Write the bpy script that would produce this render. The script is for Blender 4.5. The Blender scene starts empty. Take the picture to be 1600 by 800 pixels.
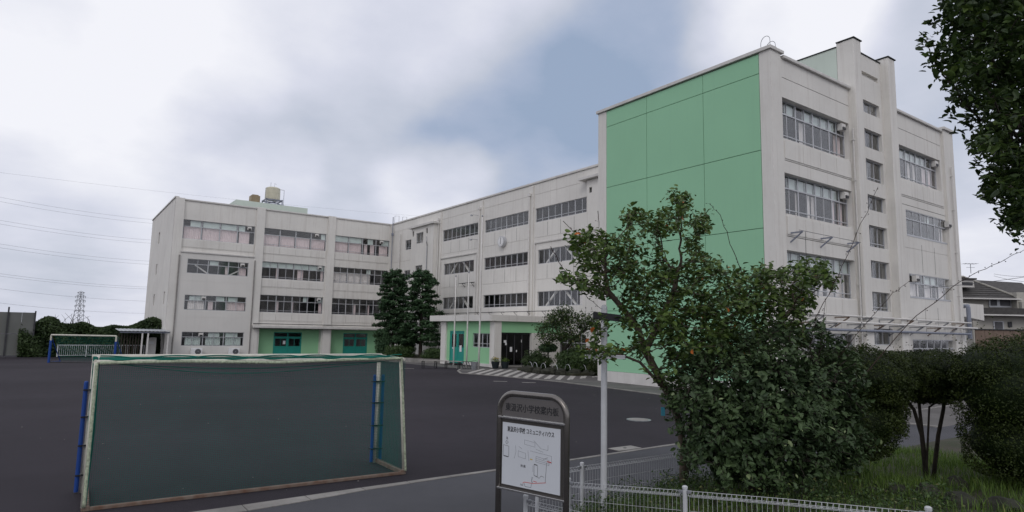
import bpy, bmesh, math, random
import numpy as np
from mathutils import Vector, Matrix

random.seed(7)
RNG = np.random.default_rng(7)
sc = bpy.context.scene
col = sc.collection

# ------------------------------------------------------------------ camera
# world: x runs along the left classroom wing, y along the main wing, z up
ROT = ((0.8113448, -0.0843333, -0.5784527), (-0.5842662, -0.0852055, -0.8070768), (0.0187761, 0.9927879, -0.1184042))
CAMP = (0.0, 0.0, 2.5)
FPX = 994.573
cam_data = bpy.data.cameras.new('camera')
cam_data.sensor_width = 36.0
cam_data.lens = FPX / 1600 * 36
cam_data.clip_start = 0.05
cam_data.clip_end = 4000
cam = bpy.data.objects.new('camera', cam_data)
col.objects.link(cam)
cam.matrix_world = Matrix.Translation(CAMP) @ Matrix(ROT).to_4x4()
sc.camera = cam
Rn = np.array(ROT)
Cn = np.array(CAMP)

def at(x, y, depth):
    """point seen at photo pixel (x, y) at a distance along the view axis"""
    return Cn + Rn @ np.array([(x - 800) / FPX * depth, -(y - 400) / FPX * depth, -depth])

def ray(x, y):
    v = Rn @ np.array([(x - 800), -(y - 400), -FPX])
    return v / np.linalg.norm(v)

def ground_at(x, y, z=0.0):
    r = ray(x, y)
    return Cn + r * ((z - Cn[2]) / r[2])

# ------------------------------------------------------------------ sky, sun, exposure
sc.view_settings.view_transform = 'Standard'
sc.view_settings.look = 'None'
sc.view_settings.exposure = 0.0
sc.view_settings.gamma = 1.0
sc.view_settings.use_curve_mapping = False
sc.cycles.use_denoising = True
TO_SUN = Vector((-0.62, -0.60, 0.72)).normalized()
world = bpy.data.worlds.new('World')
sc.world = world
world.use_nodes = True
wn, wl = world.node_tree.nodes, world.node_tree.links
wn.clear()

def build_world():
    out = wn.new('ShaderNodeOutputWorld')
    sky = wn.new('ShaderNodeTexSky')
    sky.sky_type = 'NISHITA'
    sky.sun_disc = False
    sky.sun_elevation = math.asin(TO_SUN.z)
    sky.sun_rotation = math.atan2(TO_SUN.x, TO_SUN.y)
    sky.air_density = 1.3
    sky.dust_density = 2.0
    bg_sky = wn.new('ShaderNodeBackground')
    bg_sky.inputs['Strength'].default_value = 0.10
    wl.new(sky.outputs[0], bg_sky.inputs['Color'])
    tc = wn.new('ShaderNodeTexCoord')
    # cloud layer: direction projected on a flat layer so clouds crowd towards the horizon
    sep = wn.new('ShaderNodeSeparateXYZ')
    wl.new(tc.outputs['Generated'], sep.inputs[0])

    def mth(op, a, b=None, c=None, clamp=False):
        n = wn.new('ShaderNodeMath')
        n.operation = op
        n.use_clamp = clamp
        for i, s in enumerate((a, b, c)):
            if s is None:
                continue
            if isinstance(s, (int, float)):
                n.inputs[i].default_value = s
            else:
                wl.new(s, n.inputs[i])
        return n.outputs[0]
    zz = mth('ADD', mth('MAXIMUM', sep.outputs[2], 0.0), 0.28)
    comb = wn.new('ShaderNodeCombineXYZ')
    wl.new(mth('DIVIDE', sep.outputs[0], zz), comb.inputs[0])
    wl.new(mth('DIVIDE', sep.outputs[1], zz), comb.inputs[1])
    n1 = wn.new('ShaderNodeTexNoise')
    n1.inputs['Scale'].default_value = 1.15
    n1.inputs['Detail'].default_value = 7
    n1.inputs['Roughness'].default_value = 0.52
    n1.inputs['Distortion'].default_value = 0.25
    mpn = wn.new('ShaderNodeMapping'); mpn.inputs['Location'].default_value = (3.7, 1.9, 0.4)
    wl.new(comb.outputs[0], mpn.inputs['Vector']); wl.new(mpn.outputs[0], n1.inputs['Vector'])
    # warp the direction so that the big cloud masses have ragged rims
    n2 = wn.new('ShaderNodeTexNoise')
    n2.inputs['Scale'].default_value = 3.2
    n2.inputs['Detail'].default_value = 5
    wl.new(tc.outputs['Generated'], n2.inputs['Vector'])
    sub = wn.new('ShaderNodeVectorMath')
    sub.operation = 'SUBTRACT'
    wl.new(n2.outputs['Color'], sub.inputs[0])
    sub.inputs[1].default_value = (0.5, 0.5, 0.5)
    scl = wn.new('ShaderNodeVectorMath')
    scl.operation = 'SCALE'
    scl.inputs['Scale'].default_value = 0.15
    wl.new(sub.outputs[0], scl.inputs[0])
    add = wn.new('ShaderNodeVectorMath')
    add.operation = 'ADD'
    wl.new(tc.outputs['Generated'], add.inputs[0])
    wl.new(scl.outputs[0], add.inputs[1])
    nrm = wn.new('ShaderNodeVectorMath')
    nrm.operation = 'NORMALIZE'
    wl.new(add.outputs[0], nrm.inputs[0])

    def blob(px, py, radius_deg, gain):
        d = ray(px, py)
        dot = wn.new('ShaderNodeVectorMath')
        dot.operation = 'DOT_PRODUCT'
        wl.new(nrm.outputs[0], dot.inputs[0])
        dot.inputs[1].default_value = tuple(d)
        mr = wn.new('ShaderNodeMapRange')
        mr.interpolation_type = 'SMOOTHERSTEP'
        mr.inputs['From Min'].default_value = math.cos(math.radians(radius_deg))
        mr.inputs['From Max'].default_value = 1.0
        mr.inputs['To Min'].default_value = 0.0
        mr.inputs['To Max'].default_value = gain
        wl.new(dot.outputs['Value'], mr.inputs['Value'])
        return mr.outputs[0]
    n3 = wn.new('ShaderNodeTexNoise')
    n3.inputs['Scale'].default_value = 3.4
    n3.inputs['Detail'].default_value = 8
    n3.inputs['Roughness'].default_value = 0.55
    wl.new(comb.outputs[0], n3.inputs['Vector'])
    dark = mth('MULTIPLY_ADD', n1.outputs['Fac'], 0.60, -0.31)
    dark = mth('MULTIPLY_ADD', n3.outputs['Fac'], 0.50, dark)
    for b in CLOUDS:
        dark = mth('ADD', dark, blob(*b))
    ramp = wn.new('ShaderNodeValToRGB')
    e = ramp.color_ramp.elements
    e[0].position, e[0].color = 0.0, (0.925, 0.93, 0.985, 1)
    e[1].position, e[1].color = 1.0, (0.318, 0.402, 0.552, 1)
    for pos, c in ((0.35, (0.694, 0.716, 0.823)), (0.6, (0.552, 0.591, 0.694)), (0.85, (0.392, 0.462, 0.610))):
        e.new(pos).color = (*c, 1)
    wl.new(dark, ramp.inputs[0])
    bg_c = wn.new('ShaderNodeBackground')
    bg_c.inputs['Strength'].default_value = 1.0
    wl.new(ramp.outputs[0], bg_c.inputs['Color'])
    mix = wn.new('ShaderNodeMixShader')
    mix.inputs[0].default_value = 0.96
    wl.new(bg_sky.outputs[0], mix.inputs[1])
    wl.new(bg_c.outputs[0], mix.inputs[2])
    wl.new(mix.outputs[0], out.inputs[0])

# pixel direction, radius in degrees, how much darker (+) or lighter (-)
CLOUDS = [(1045, 105, 14, .42), (840, 225, 14, .46), (930, 75, 12, .24), (770, 245, 9, .14), (560, 275, 12, .32), (690, 90, 12, .14), (415, 160, 8, .18), (990, 55, 10, .10), (300, 90, 8, -.22), (100, 30, 14, -.12), (1235, 0, 9, -.70),
          (1400, 90, 16, .30), (0, 410, 11, .26), (60, 240, 11, -.14), (450, 262, 5, -.20), (690, 298, 6, -.35), (330, 230, 7, .10)]
build_world()

sun_data = bpy.data.lights.new('sun', 'SUN')
sun_data.energy = 0.55
sun_data.angle = math.radians(25)
sun_data.color = (1.0, 0.965, 0.92)
sun = bpy.data.objects.new('sun', sun_data)
col.objects.link(sun)
sun.rotation_euler = TO_SUN.to_track_quat('Z', 'Y').to_euler()
sun.location = (-20, -20, 60)

# ------------------------------------------------------------------ helpers
def tag(o, label=None, cat=None, group=None, kind=None):
    if label: o['label'] = label
    if cat: o['category'] = cat
    if group: o['group'] = group
    if kind: o['kind'] = kind
    return o

def empty(name, loc, label=None, cat=None, group=None, rz=0.0):
    o = bpy.data.objects.new(name, None)
    o.empty_display_size = 0.2
    o.location = tuple(float(c) for c in loc)
    o.rotation_euler = (0, 0, rz)
    col.objects.link(o)
    return tag(o, label, cat, group)

def worigin(o):
    v = Vector((0, 0, 0))
    while o is not None:
        v += Vector(o.location)
        o = o.parent
    return v

class MB:
    """collects polygons and links them as one mesh object"""
    def __init__(self):
        self.v, self.f, self.m = [], [], []

    def poly(self, pts, mi=0):
        b = len(self.v)
        self.v += [tuple(map(float, p)) for p in pts]
        self.f.append(tuple(range(b, b + len(pts))))
        self.m.append(mi)

    def hexa(self, p, mi=0):
        b = len(self.v)
        self.v += [tuple(map(float, q)) for q in p]
        for q in ((0, 3, 2, 1), (4, 5, 6, 7), (0, 1, 5, 4), (1, 2, 6, 5), (2, 3, 7, 6), (3, 0, 4, 7)):
            self.f.append(tuple(b + i for i in q))
            self.m.append(mi)

    def box(self, x0, x1, y0, y1, z0, z1, mi=0):
        self.hexa([(x0, y0, z0), (x1, y0, z0), (x1, y1, z0), (x0, y1, z0),
                   (x0, y0, z1), (x1, y0, z1), (x1, y1, z1), (x0, y1, z1)], mi)

    def bar(self, p0, p1, w, h, mi=0, up=(0, 0, 1)):
        p0, p1 = Vector(p0), Vector(p1)
        d = (p1 - p0).normalized()
        s = d.cross(Vector(up))
        if s.length < 1e-4:
            s = d.cross(Vector((1, 0, 0)))
        s.normalize()
        t = s.cross(d)
        s, t = s * (w / 2), t * (h / 2)
        self.hexa([p0 - s - t, p0 + s - t, p0 + s + t, p0 - s + t, p1 - s - t, p1 + s - t, p1 + s + t, p1 - s + t], mi)

    def tube(self, pts, r, n=8, mi=0, caps=True):
        pts = [Vector(p) for p in pts]
        rs = r if hasattr(r, '__len__') else [r] * len(pts)
        rings = []
        ref = None
        for i, p in enumerate(pts):
            if i == 0: d = pts[1] - p
            elif i == len(pts) - 1: d = p - pts[i - 1]
            else: d = (pts[i + 1] - p).normalized() + (p - pts[i - 1]).normalized()
            d.normalize()
            if ref is None:
                ref = Vector((0, 0, 1)) if abs(d.z) < 0.9 else Vector((1, 0, 0))
            s = d.cross(ref)
            if s.length < 1e-3:
                ref = Vector((0.3, 1, 0.2)); s = d.cross(ref)
            s.normalize()
            t = s.cross(d)
            ref = t.cross(s) * -1 if False else ref
            b = len(self.v)
            for k in range(n):
                a = 2 * math.pi * k / n
                self.v.append(tuple(p + (s * math.cos(a) + t * math.sin(a)) * rs[i]))
            rings.append(b)
        for i in range(len(rings) - 1):
            for k in range(n):
                self.f.append((rings[i] + k, rings[i] + (k + 1) % n, rings[i + 1] + (k + 1) % n, rings[i + 1] + k))
                self.m.append(mi)
        if caps:
            self.f.append(tuple(rings[0] + k for k in range(n))[::-1]); self.m.append(mi)
            self.f.append(tuple(rings[-1] + k for k in range(n))); self.m.append(mi)

    def lathe(self, c, prof, n=16, mi=0):
        c = Vector(c)
        rings = []
        for r, z in prof:
            b = len(self.v)
            for k in range(n):
                a = 2 * math.pi * k / n
                self.v.append((c.x + r * math.cos(a), c.y + r * math.sin(a), c.z + z))
            rings.append(b)
        for i in range(len(rings) - 1):
            for k in range(n):
                self.f.append((rings[i] + k, rings[i] + (k + 1) % n, rings[i + 1] + (k + 1) % n, rings[i + 1] + k))
                self.m.append(mi)
        self.f.append(tuple(rings[0] + k for k in range(n))[::-1]); self.m.append(mi)
        self.f.append(tuple(rings[-1] + k for k in range(n))); self.m.append(mi)

    def build(self, name, mats, parent=None, smooth=False, bevel=0.0, center=True, fix=True):
        me = bpy.data.meshes.new(name)
        if not isinstance(mats, (list, tuple)): mats = [mats]
        po = worigin(parent) if parent else Vector((0, 0, 0))
        vs = np.array(self.v, dtype=float)
        c = Vector(((vs[:, 0].min() + vs[:, 0].max()) / 2, (vs[:, 1].min() + vs[:, 1].max()) / 2, vs[:, 2].min())) if center else Vector((0, 0, 0))
        vs = vs - np.array(c)
        me.from_pydata(vs.tolist(), [], self.f)
        for m in mats: me.materials.append(m)
        me.polygons.foreach_set('material_index', self.m)
        if fix:
            bm = bmesh.new(); bm.from_mesh(me)
            bmesh.ops.recalc_face_normals(bm, faces=bm.faces)
            bm.to_mesh(me); bm.free()
        if smooth:
            me.polygons.foreach_set('use_smooth', [True] * len(me.polygons))
        me.update()
        o = bpy.data.objects.new(name, me)
        col.objects.link(o)
        if parent: o.parent = parent
        o.location = c - po
        if bevel > 0:
            b = o.modifiers.new('bevel', 'BEVEL')
            b.width = bevel; b.segments = 2; b.limit_method = 'ANGLE'
        return o

def copy_tree(o, parent=None):
    c = o.copy()
    col.objects.link(c)
    c.parent = parent
    for ch in o.children:
        copy_tree(ch, c)
    return c

def fast_mesh(name, verts, quads, mats, parent=None, tint=None, smooth=False, kind=None):
    """numpy arrays straight into a mesh: verts (N,3), quads (M,k)"""
    verts = np.asarray(verts, dtype=np.float32)
    quads = np.asarray(quads, dtype=np.int32)
    po = worigin(parent) if parent else Vector((0, 0, 0))
    c = Vector((float(verts[:, 0].mean()), float(verts[:, 1].mean()), float(verts[:, 2].min())))
    verts = verts - np.array(c, dtype=np.float32)
    me = bpy.data.meshes.new(name)
    me.vertices.add(len(verts)); me.vertices.foreach_set('co', verts.ravel())
    k = quads.shape[1]
    me.loops.add(quads.size); me.loops.foreach_set('vertex_index', quads.ravel())
    me.polygons.add(len(quads))
    me.polygons.foreach_set('loop_start', np.arange(0, quads.size, k, dtype=np.int32))
    me.polygons.foreach_set('loop_total', np.full(len(quads), k, dtype=np.int32))
    if smooth: me.polygons.foreach_set('use_smooth', np.ones(len(quads), dtype=bool))
    for m in (mats if isinstance(mats, (list, tuple)) else [mats]): me.materials.append(m)
    if tint is not None:
        a = me.attributes.new('tint', 'FLOAT', 'POINT')
        a.data.foreach_set('value', np.asarray(tint, dtype=np.float32))
    me.update(); me.validate()
    o = bpy.data.objects.new(name, me)
    col.objects.link(o)
    if parent: o.parent = parent
    o.location = c - po
    if kind: o['kind'] = kind
    return o

# ------------------------------------------------------------------ materials
def mat(name, color, rough=0.7, metal=0.0, var=0.12, scale=3.0, bump=0.0, bscale=40.0, color2=None, streak=0.0,
        streak_col=(0.16, 0.13, 0.10), spec=0.4, detail=5, object_space=False, dirt=0.0):
    m = bpy.data.materials.new(name)
    m.use_nodes = True
    n, l = m.node_tree.nodes, m.node_tree.links
    p = n['Principled BSDF']
    p.inputs['Roughness'].default_value = rough
    p.inputs['Metallic'].default_value = metal
    p.inputs['Specular IOR Level'].default_value = spec
    if object_space:
        tc = n.new('ShaderNodeTexCoord'); vec = tc.outputs['Object']
    else:
        geo = n.new('ShaderNodeNewGeometry'); vec = geo.outputs['Position']
    nz = n.new('ShaderNodeTexNoise')
    nz.inputs['Scale'].default_value = scale
    nz.inputs['Detail'].default_value = detail
    l.new(vec, nz.inputs['Vector'])
    c = Vector(color)
    c2 = Vector(color2) if color2 else c * (1 - 2 * var)
    rp = n.new('ShaderNodeValToRGB')
    rp.color_ramp.elements[0].position = 0.3
    rp.color_ramp.elements[1].position = 0.7
    rp.color_ramp.elements[0].color = (*c2, 1)
    rp.color_ramp.elements[1].color = (*c, 1)
    l.new(nz.outputs['Fac'], rp.inputs[0])
    outc = rp.outputs[0]
    if streak > 0:
        mp = n.new('ShaderNodeMapping')
        mp.inputs['Scale'].default_value = (2.6, 2.6, 0.13)
        l.new(vec, mp.inputs['Vector'])
        ns = n.new('ShaderNodeTexNoise')
        ns.inputs['Scale'].default_value = 1.6
        ns.inputs['Detail'].default_value = 6
        ns.inputs['Roughness'].default_value = 0.65
        l.new(mp.outputs[0], ns.inputs['Vector'])
        mr = n.new('ShaderNodeMapRange')
        mr.inputs['From Min'].default_value = 0.52
        mr.inputs['From Max'].default_value = 0.80
        mr.inputs['To Max'].default_value = streak
        l.new(ns.outputs['Fac'], mr.inputs['Value'])
        mx = n.new('ShaderNodeMixRGB')
        mx.inputs[2].default_value = (*streak_col, 1)
        l.new(mr.outputs[0], mx.inputs[0])
        l.new(outc, mx.inputs[1])
        outc = mx.outputs[0]
    if dirt > 0:
        nd = n.new('ShaderNodeTexNoise')
        nd.inputs['Scale'].default_value = scale * 7
        nd.inputs['Detail'].default_value = 8
        nd.inputs['Roughness'].default_value = 0.7
        l.new(vec, nd.inputs['Vector'])
        mr = n.new('ShaderNodeMapRange')
        mr.inputs['From Min'].default_value = 0.5
        mr.inputs['From Max'].default_value = 0.72
        mr.inputs['To Max'].default_value = dirt
        l.new(nd.outputs['Fac'], mr.inputs['Value'])
        mx = n.new('ShaderNodeMixRGB')
        mx.inputs[2].default_value = (*streak_col, 1)
        l.new(mr.outputs[0], mx.inputs[0])
        l.new(outc, mx.inputs[1])
        outc = mx.outputs[0]
    l.new(outc, p.inputs['Base Color'])
    if bump > 0:
        nb = n.new('ShaderNodeTexNoise')
        nb.inputs['Scale'].default_value = bscale
        nb.inputs['Detail'].default_value = 4
        l.new(vec, nb.inputs['Vector'])
        bp = n.new('ShaderNodeBump')
        bp.inputs['Strength'].default_value = bump
        bp.inputs['Distance'].default_value = 0.01
        l.new(nb.outputs['Fac'], bp.inputs['Height'])
        l.new(bp.outputs[0], p.inputs['Normal'])
    return m

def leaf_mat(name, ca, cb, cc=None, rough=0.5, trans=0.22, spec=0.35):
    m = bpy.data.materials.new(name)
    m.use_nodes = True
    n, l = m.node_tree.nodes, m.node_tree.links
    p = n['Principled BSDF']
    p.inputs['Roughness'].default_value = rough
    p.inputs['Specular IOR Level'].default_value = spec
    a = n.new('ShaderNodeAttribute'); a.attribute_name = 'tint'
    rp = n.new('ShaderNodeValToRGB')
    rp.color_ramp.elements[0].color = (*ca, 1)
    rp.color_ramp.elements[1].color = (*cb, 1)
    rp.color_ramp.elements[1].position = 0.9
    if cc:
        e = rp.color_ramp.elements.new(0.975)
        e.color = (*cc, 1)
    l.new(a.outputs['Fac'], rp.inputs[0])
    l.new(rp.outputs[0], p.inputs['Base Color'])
    tr = n.new('ShaderNodeBsdfTranslucent')
    l.new(rp.outputs[0], tr.inputs['Color'])
    mx = n.new('ShaderNodeMixShader')
    mx.inputs[0].default_value = trans
    l.new(p.outputs[0], mx.inputs[1]); l.new(tr.outputs[0], mx.inputs[2])
    l.new(mx.outputs[0], n['Material Output'].inputs[0])
    return m

def glass_mat(name, tint, refl=1.0):
    m = bpy.data.materials.new(name)
    m.use_nodes = True
    n, l = m.node_tree.nodes, m.node_tree.links
    n.remove(n['Principled BSDF'])
    t = n.new('ShaderNodeBsdfTransparent'); t.inputs[0].default_value = (*tint, 1)
    g = n.new('ShaderNodeBsdfGlossy'); g.inputs['Roughness'].default_value = 0.10
    g.inputs['Color'].default_value = (refl, refl, refl, 1)
    nz = n.new('ShaderNodeTexNoise'); nz.inputs['Scale'].default_value = 0.8
    geo = n.new('ShaderNodeNewGeometry')
    l.new(geo.outputs['Position'], nz.inputs['Vector'])
    bp = n.new('ShaderNodeBump'); bp.inputs['Strength'].default_value = 0.06; bp.inputs['Distance'].default_value = 0.1
    l.new(nz.outputs['Fac'], bp.inputs['Height'])
    l.new(bp.outputs[0], g.inputs['Normal'])
    lw = n.new('ShaderNodeLayerWeight'); lw.inputs[0].default_value = 0.5      # Schlick, the same from both sides of the sheet
    pw = n.new('ShaderNodeMath'); pw.operation = 'POWER'; pw.inputs[1].default_value = 5
    l.new(lw.outputs['Facing'], pw.inputs[0])
    fr = n.new('ShaderNodeMath'); fr.operation = 'MULTIPLY_ADD'; fr.inputs[1].default_value = 0.95; fr.inputs[2].default_value = 0.05
    l.new(pw.outputs[0], fr.inputs[0])
    mx = n.new('ShaderNodeMixShader')
    l.new(fr.outputs[0], mx.inputs[0]); l.new(t.outputs[0], mx.inputs[1]); l.new(g.outputs[0], mx.inputs[2])
    l.new(mx.outputs[0], n['Material Output'].inputs[0])
    return m

M = {}
M['wall'] = mat('aged_white_paint', (0.735, 0.712, 0.668), 0.8, var=0.05, scale=0.5, bump=0.25, bscale=25, streak=0.42, streak_col=(0.36, 0.31, 0.265), dirt=0.10)
M['wall_new'] = mat('smooth_grey_white_paint', (0.70, 0.68, 0.645), 0.75, var=0.04, scale=0.4, bump=0.15, bscale=25, streak=0.13, streak_col=(0.33, 0.30, 0.28))
M['trim'] = mat('coping_paint', (0.66, 0.64, 0.61), 0.7, var=0.08, scale=1.5, streak=0.25, streak_col=(0.22, 0.2, 0.18))
M['green'] = mat('pale_green_paint', (0.302, 0.572, 0.364), 0.75, var=0.03, scale=0.35, bump=0.15, bscale=25, streak=0.22, streak_col=(0.25, 0.46, 0.31), dirt=0.06)
M['green_low'] = mat('ground_floor_green_paint', (0.31, 0.60, 0.34), 0.75, var=0.04, scale=0.5, bump=0.15, bscale=25, streak=0.08, streak_col=(0.2, 0.38, 0.2))
M['mint'] = mat('roof_mint_paint', (0.62, 0.70, 0.62), 0.8, var=0.05, scale=0.5, streak=0.16, streak_col=(0.4, 0.45, 0.4))
M['joint'] = mat('joint_sealant', (0.03, 0.035, 0.03), 0.9)
M['teal'] = mat('teal_door_paint', (0.02, 0.30, 0.24), 0.5, var=0.06)
M['alu'] = mat('aluminium_frame', (0.50, 0.51, 0.53), 0.4, metal=0.25, var=0.06)
M['glass'] = glass_mat('window_glass', (0.985, 0.99, 0.99))
M['glass_dk'] = glass_mat('tinted_door_glass', (0.16, 0.16, 0.17), 0.5)
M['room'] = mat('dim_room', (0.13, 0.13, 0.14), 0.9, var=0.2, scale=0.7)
M['curtain'] = mat('pink_curtain', (0.80, 0.67, 0.665), 0.9, var=0.06, scale=4)
M['curtain_pale'] = mat('pale_curtain', (0.80, 0.75, 0.72), 0.9, var=0.06, scale=4)
M['blind'] = mat('pale_green_blind', (0.62, 0.70, 0.66), 0.8, var=0.06, scale=2)
M['paper'] = mat('white_paper', (0.8, 0.8, 0.8), 0.8, var=0.03)
M['metal_dk'] = mat('dark_steel', (0.06, 0.06, 0.065), 0.5, metal=0.3, var=0.2)
M['metal'] = mat('galvanised_steel', (0.36, 0.37, 0.39), 0.45, metal=0.6, var=0.15, scale=8)
M['pipe_white'] = mat('white_pipe_paint', (0.70, 0.68, 0.65), 0.6, var=0.06, scale=5, streak=0.2)
M['pipe_grey'] = mat('grey_pipe_paint', (0.24, 0.26, 0.32), 0.5, var=0.1, scale=5)
M['pipe_old'] = mat('weathered_pipe', (0.30, 0.285, 0.27), 0.6, var=0.15, scale=3, streak=0.2)
M['asphalt'] = mat('playground_asphalt', (0.042, 0.037, 0.0445), 0.9, var=0.17, scale=0.17, bump=0.5, bscale=160, detail=9, dirt=0.5, streak_col=(0.024, 0.022, 0.026), spec=0.14)
M['path'] = mat('path_asphalt', (0.078, 0.078, 0.088), 0.86, var=0.14, scale=0.5, bump=0.5, bscale=120, detail=9, dirt=0.25, streak_col=(0.05, 0.05, 0.055), spec=0.3)
M['concrete'] = mat('weathered_concrete', (0.30, 0.285, 0.265), 0.9, var=0.2, scale=1.5, bump=0.4, bscale=60, dirt=0.4, streak_col=(0.12, 0.11, 0.10))
M['apron'] = mat('apron_concrete', (0.135, 0.127, 0.122), 0.9, var=0.2, scale=0.8, bump=0.4, bscale=60, dirt=0.3, streak_col=(0.07, 0.065, 0.06))
M['paver_pale'] = mat('pale_paver', (0.46, 0.44, 0.41), 0.85, var=0.12, scale=3, dirt=0.2)
M['paver_dark'] = mat('dark_paver', (0.12, 0.11, 0.105), 0.85, var=0.12, scale=3)
M['soil'] = mat('garden_soil', (0.055, 0.045, 0.033), 0.95, var=0.3, scale=3, bump=1.0, bscale=18, color2=(0.03, 0.04, 0.016))
M['rock'] = mat('garden_rock', (0.036, 0.037, 0.025), 0.9, var=0.35, scale=5, bump=0.8, bscale=14, dirt=0.4, streak_col=(0.06, 0.065, 0.04))
M['white'] = mat('white_fence_paint', (0.56, 0.57, 0.585), 0.45, var=0.08, scale=6, dirt=0.15, streak_col=(0.3, 0.27, 0.24))
M['cream'] = mat('cream_goal_paint', (0.62, 0.60, 0.52), 0.6, var=0.12, scale=6, dirt=0.3, streak_col=(0.25, 0.14, 0.08))
M['rope'] = mat('pale_net_rope', (0.52, 0.58, 0.42), 0.9, var=0.25, scale=30, bump=1.0, bscale=90)
M['rust'] = mat('rusty_steel', (0.13, 0.07, 0.045), 0.85, var=0.3, scale=7, color2=(0.21, 0.17, 0.14), dirt=0.3)
M['blue'] = mat('blue_pad', (0.008, 0.055, 0.27), 0.55, var=0.12, scale=3)
M['net'] = mat('green_net', (0.001, 0.135, 0.10), 0.95, var=0.15, scale=2)
M['bronze'] = mat('bronze_anodised', (0.085, 0.078, 0.072), 0.35, metal=0.5, var=0.08, scale=5)
M['chrome'] = mat('brushed_steel', (0.55, 0.54, 0.53), 0.22, metal=0.95, var=0.06, scale=10)
M['board'] = mat('sign_white', (0.56, 0.58, 0.61), 0.35, var=0.02)
M['ink'] = mat('black_ink', (0.015, 0.015, 0.018), 0.6)
M['ink_grey'] = mat('grey_ink', (0.22, 0.23, 0.26), 0.6)
M['ink_red'] = mat('red_ink', (0.55, 0.05, 0.04), 0.6)
M['ink_yellow'] = mat('yellow_ink', (0.6, 0.45, 0.03), 0.6)
M['yellow'] = mat('yellow_sign', (0.70, 0.38, 0.02), 0.6)
M['tank'] = mat('cream_tank', (0.62, 0.59, 0.46), 0.6, var=0.08, scale=2, streak=0.2)
M['tank_br'] = mat('brown_tank', (0.30, 0.235, 0.15), 0.6, var=0.1, scale=2, streak=0.2)
M['roof_tile'] = mat('dark_roof_tile', (0.075, 0.07, 0.066), 0.7, var=0.2, scale=4, bump=0.4)
M['house_wall'] = mat('house_render', (0.47, 0.45, 0.40), 0.85, var=0.08, scale=1)
M['brown_fence'] = mat('brown_screen', (0.22, 0.16, 0.125), 0.85, var=0.12, scale=2, streak=0.2)
M['bark'] = mat('smooth_bark', (0.13, 0.10, 0.075), 0.85, var=0.25, scale=12, bump=0.8, bscale=30)
M['bark_dk'] = mat('dark_bark', (0.055, 0.045, 0.036), 0.9, var=0.25, scale=12, bump=0.8, bscale=30)
M['twig'] = mat('red_brown_twig', (0.05, 0.028, 0.022), 0.8, var=0.2, scale=12)
M['wire'] = mat('cable_black', (0.10, 0.10, 0.11), 0.6)
M['panelwall'] = mat('grey_screen_panel', (0.155, 0.16, 0.15), 0.85, var=0.1, scale=0.8, streak=0.3)
M['corrug'] = mat('corrugated_sheet', (0.42, 0.44, 0.46), 0.5, metal=0.3, var=0.1)
M['pot'] = mat('dark_planter', (0.016, 0.024, 0.028), 0.6)
M['flower_y'] = mat('yellow_flower', (0.6, 0.4, 0.03), 0.7)
M['cyan'] = mat('cyan_tag', (0.06, 0.35, 0.48), 0.6)
M['lf_myrtle'] = leaf_mat('crape_myrtle_leaf', (0.032, 0.066, 0.017), (0.128, 0.195, 0.042), (0.50, 0.14, 0.03))
M['lf_camellia'] = leaf_mat('glossy_dark_leaf', (0.0230, 0.0436, 0.0184), (0.0826, 0.1308, 0.0505), (0.2295, 0.2869, 0.1377), rough=0.5, trans=0.12, spec=0.28)
M['lf_hedge'] = leaf_mat('clipped_hedge_leaf', (0.012, 0.023, 0.006), (0.058, 0.080, 0.018), (0.11, 0.085, 0.026), trans=0.12, spec=0.2)
M['lf_tree'] = leaf_mat('overhanging_leaf', (0.0138, 0.0299, 0.0092), (0.0575, 0.0978, 0.0207), (0.1035, 0.1495, 0.0345), trans=0.22)
M['lf_pine'] = leaf_mat('conifer_needles', (0.030, 0.066, 0.032), (0.085, 0.150, 0.070), trans=0.08, spec=0.2)
M['lf_garden'] = leaf_mat('garden_leaf', (0.0224, 0.0448, 0.0160), (0.0720, 0.1200, 0.0352), (0.1600, 0.1600, 0.0640), trans=0.15, spec=0.25)
M['lf_ivy'] = leaf_mat('vine_leaf', (0.0150, 0.0300, 0.0120), (0.0540, 0.0840, 0.0270), (0.1200, 0.1200, 0.0300), trans=0.12, spec=0.2)
M['lf_grass'] = leaf_mat('grass_blade', (0.0384, 0.0768, 0.0154), (0.1536, 0.2400, 0.0480), (0.2688, 0.2496, 0.0864), trans=0.25, spec=0.2)

# ------------------------------------------------------------------ ground
def gz(x, y):
    """height of the school yard: it falls gently towards the far classroom wing"""
    t = min(max((y - 34) / 34.5, 0), 1)
    return -0.5 * t

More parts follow.
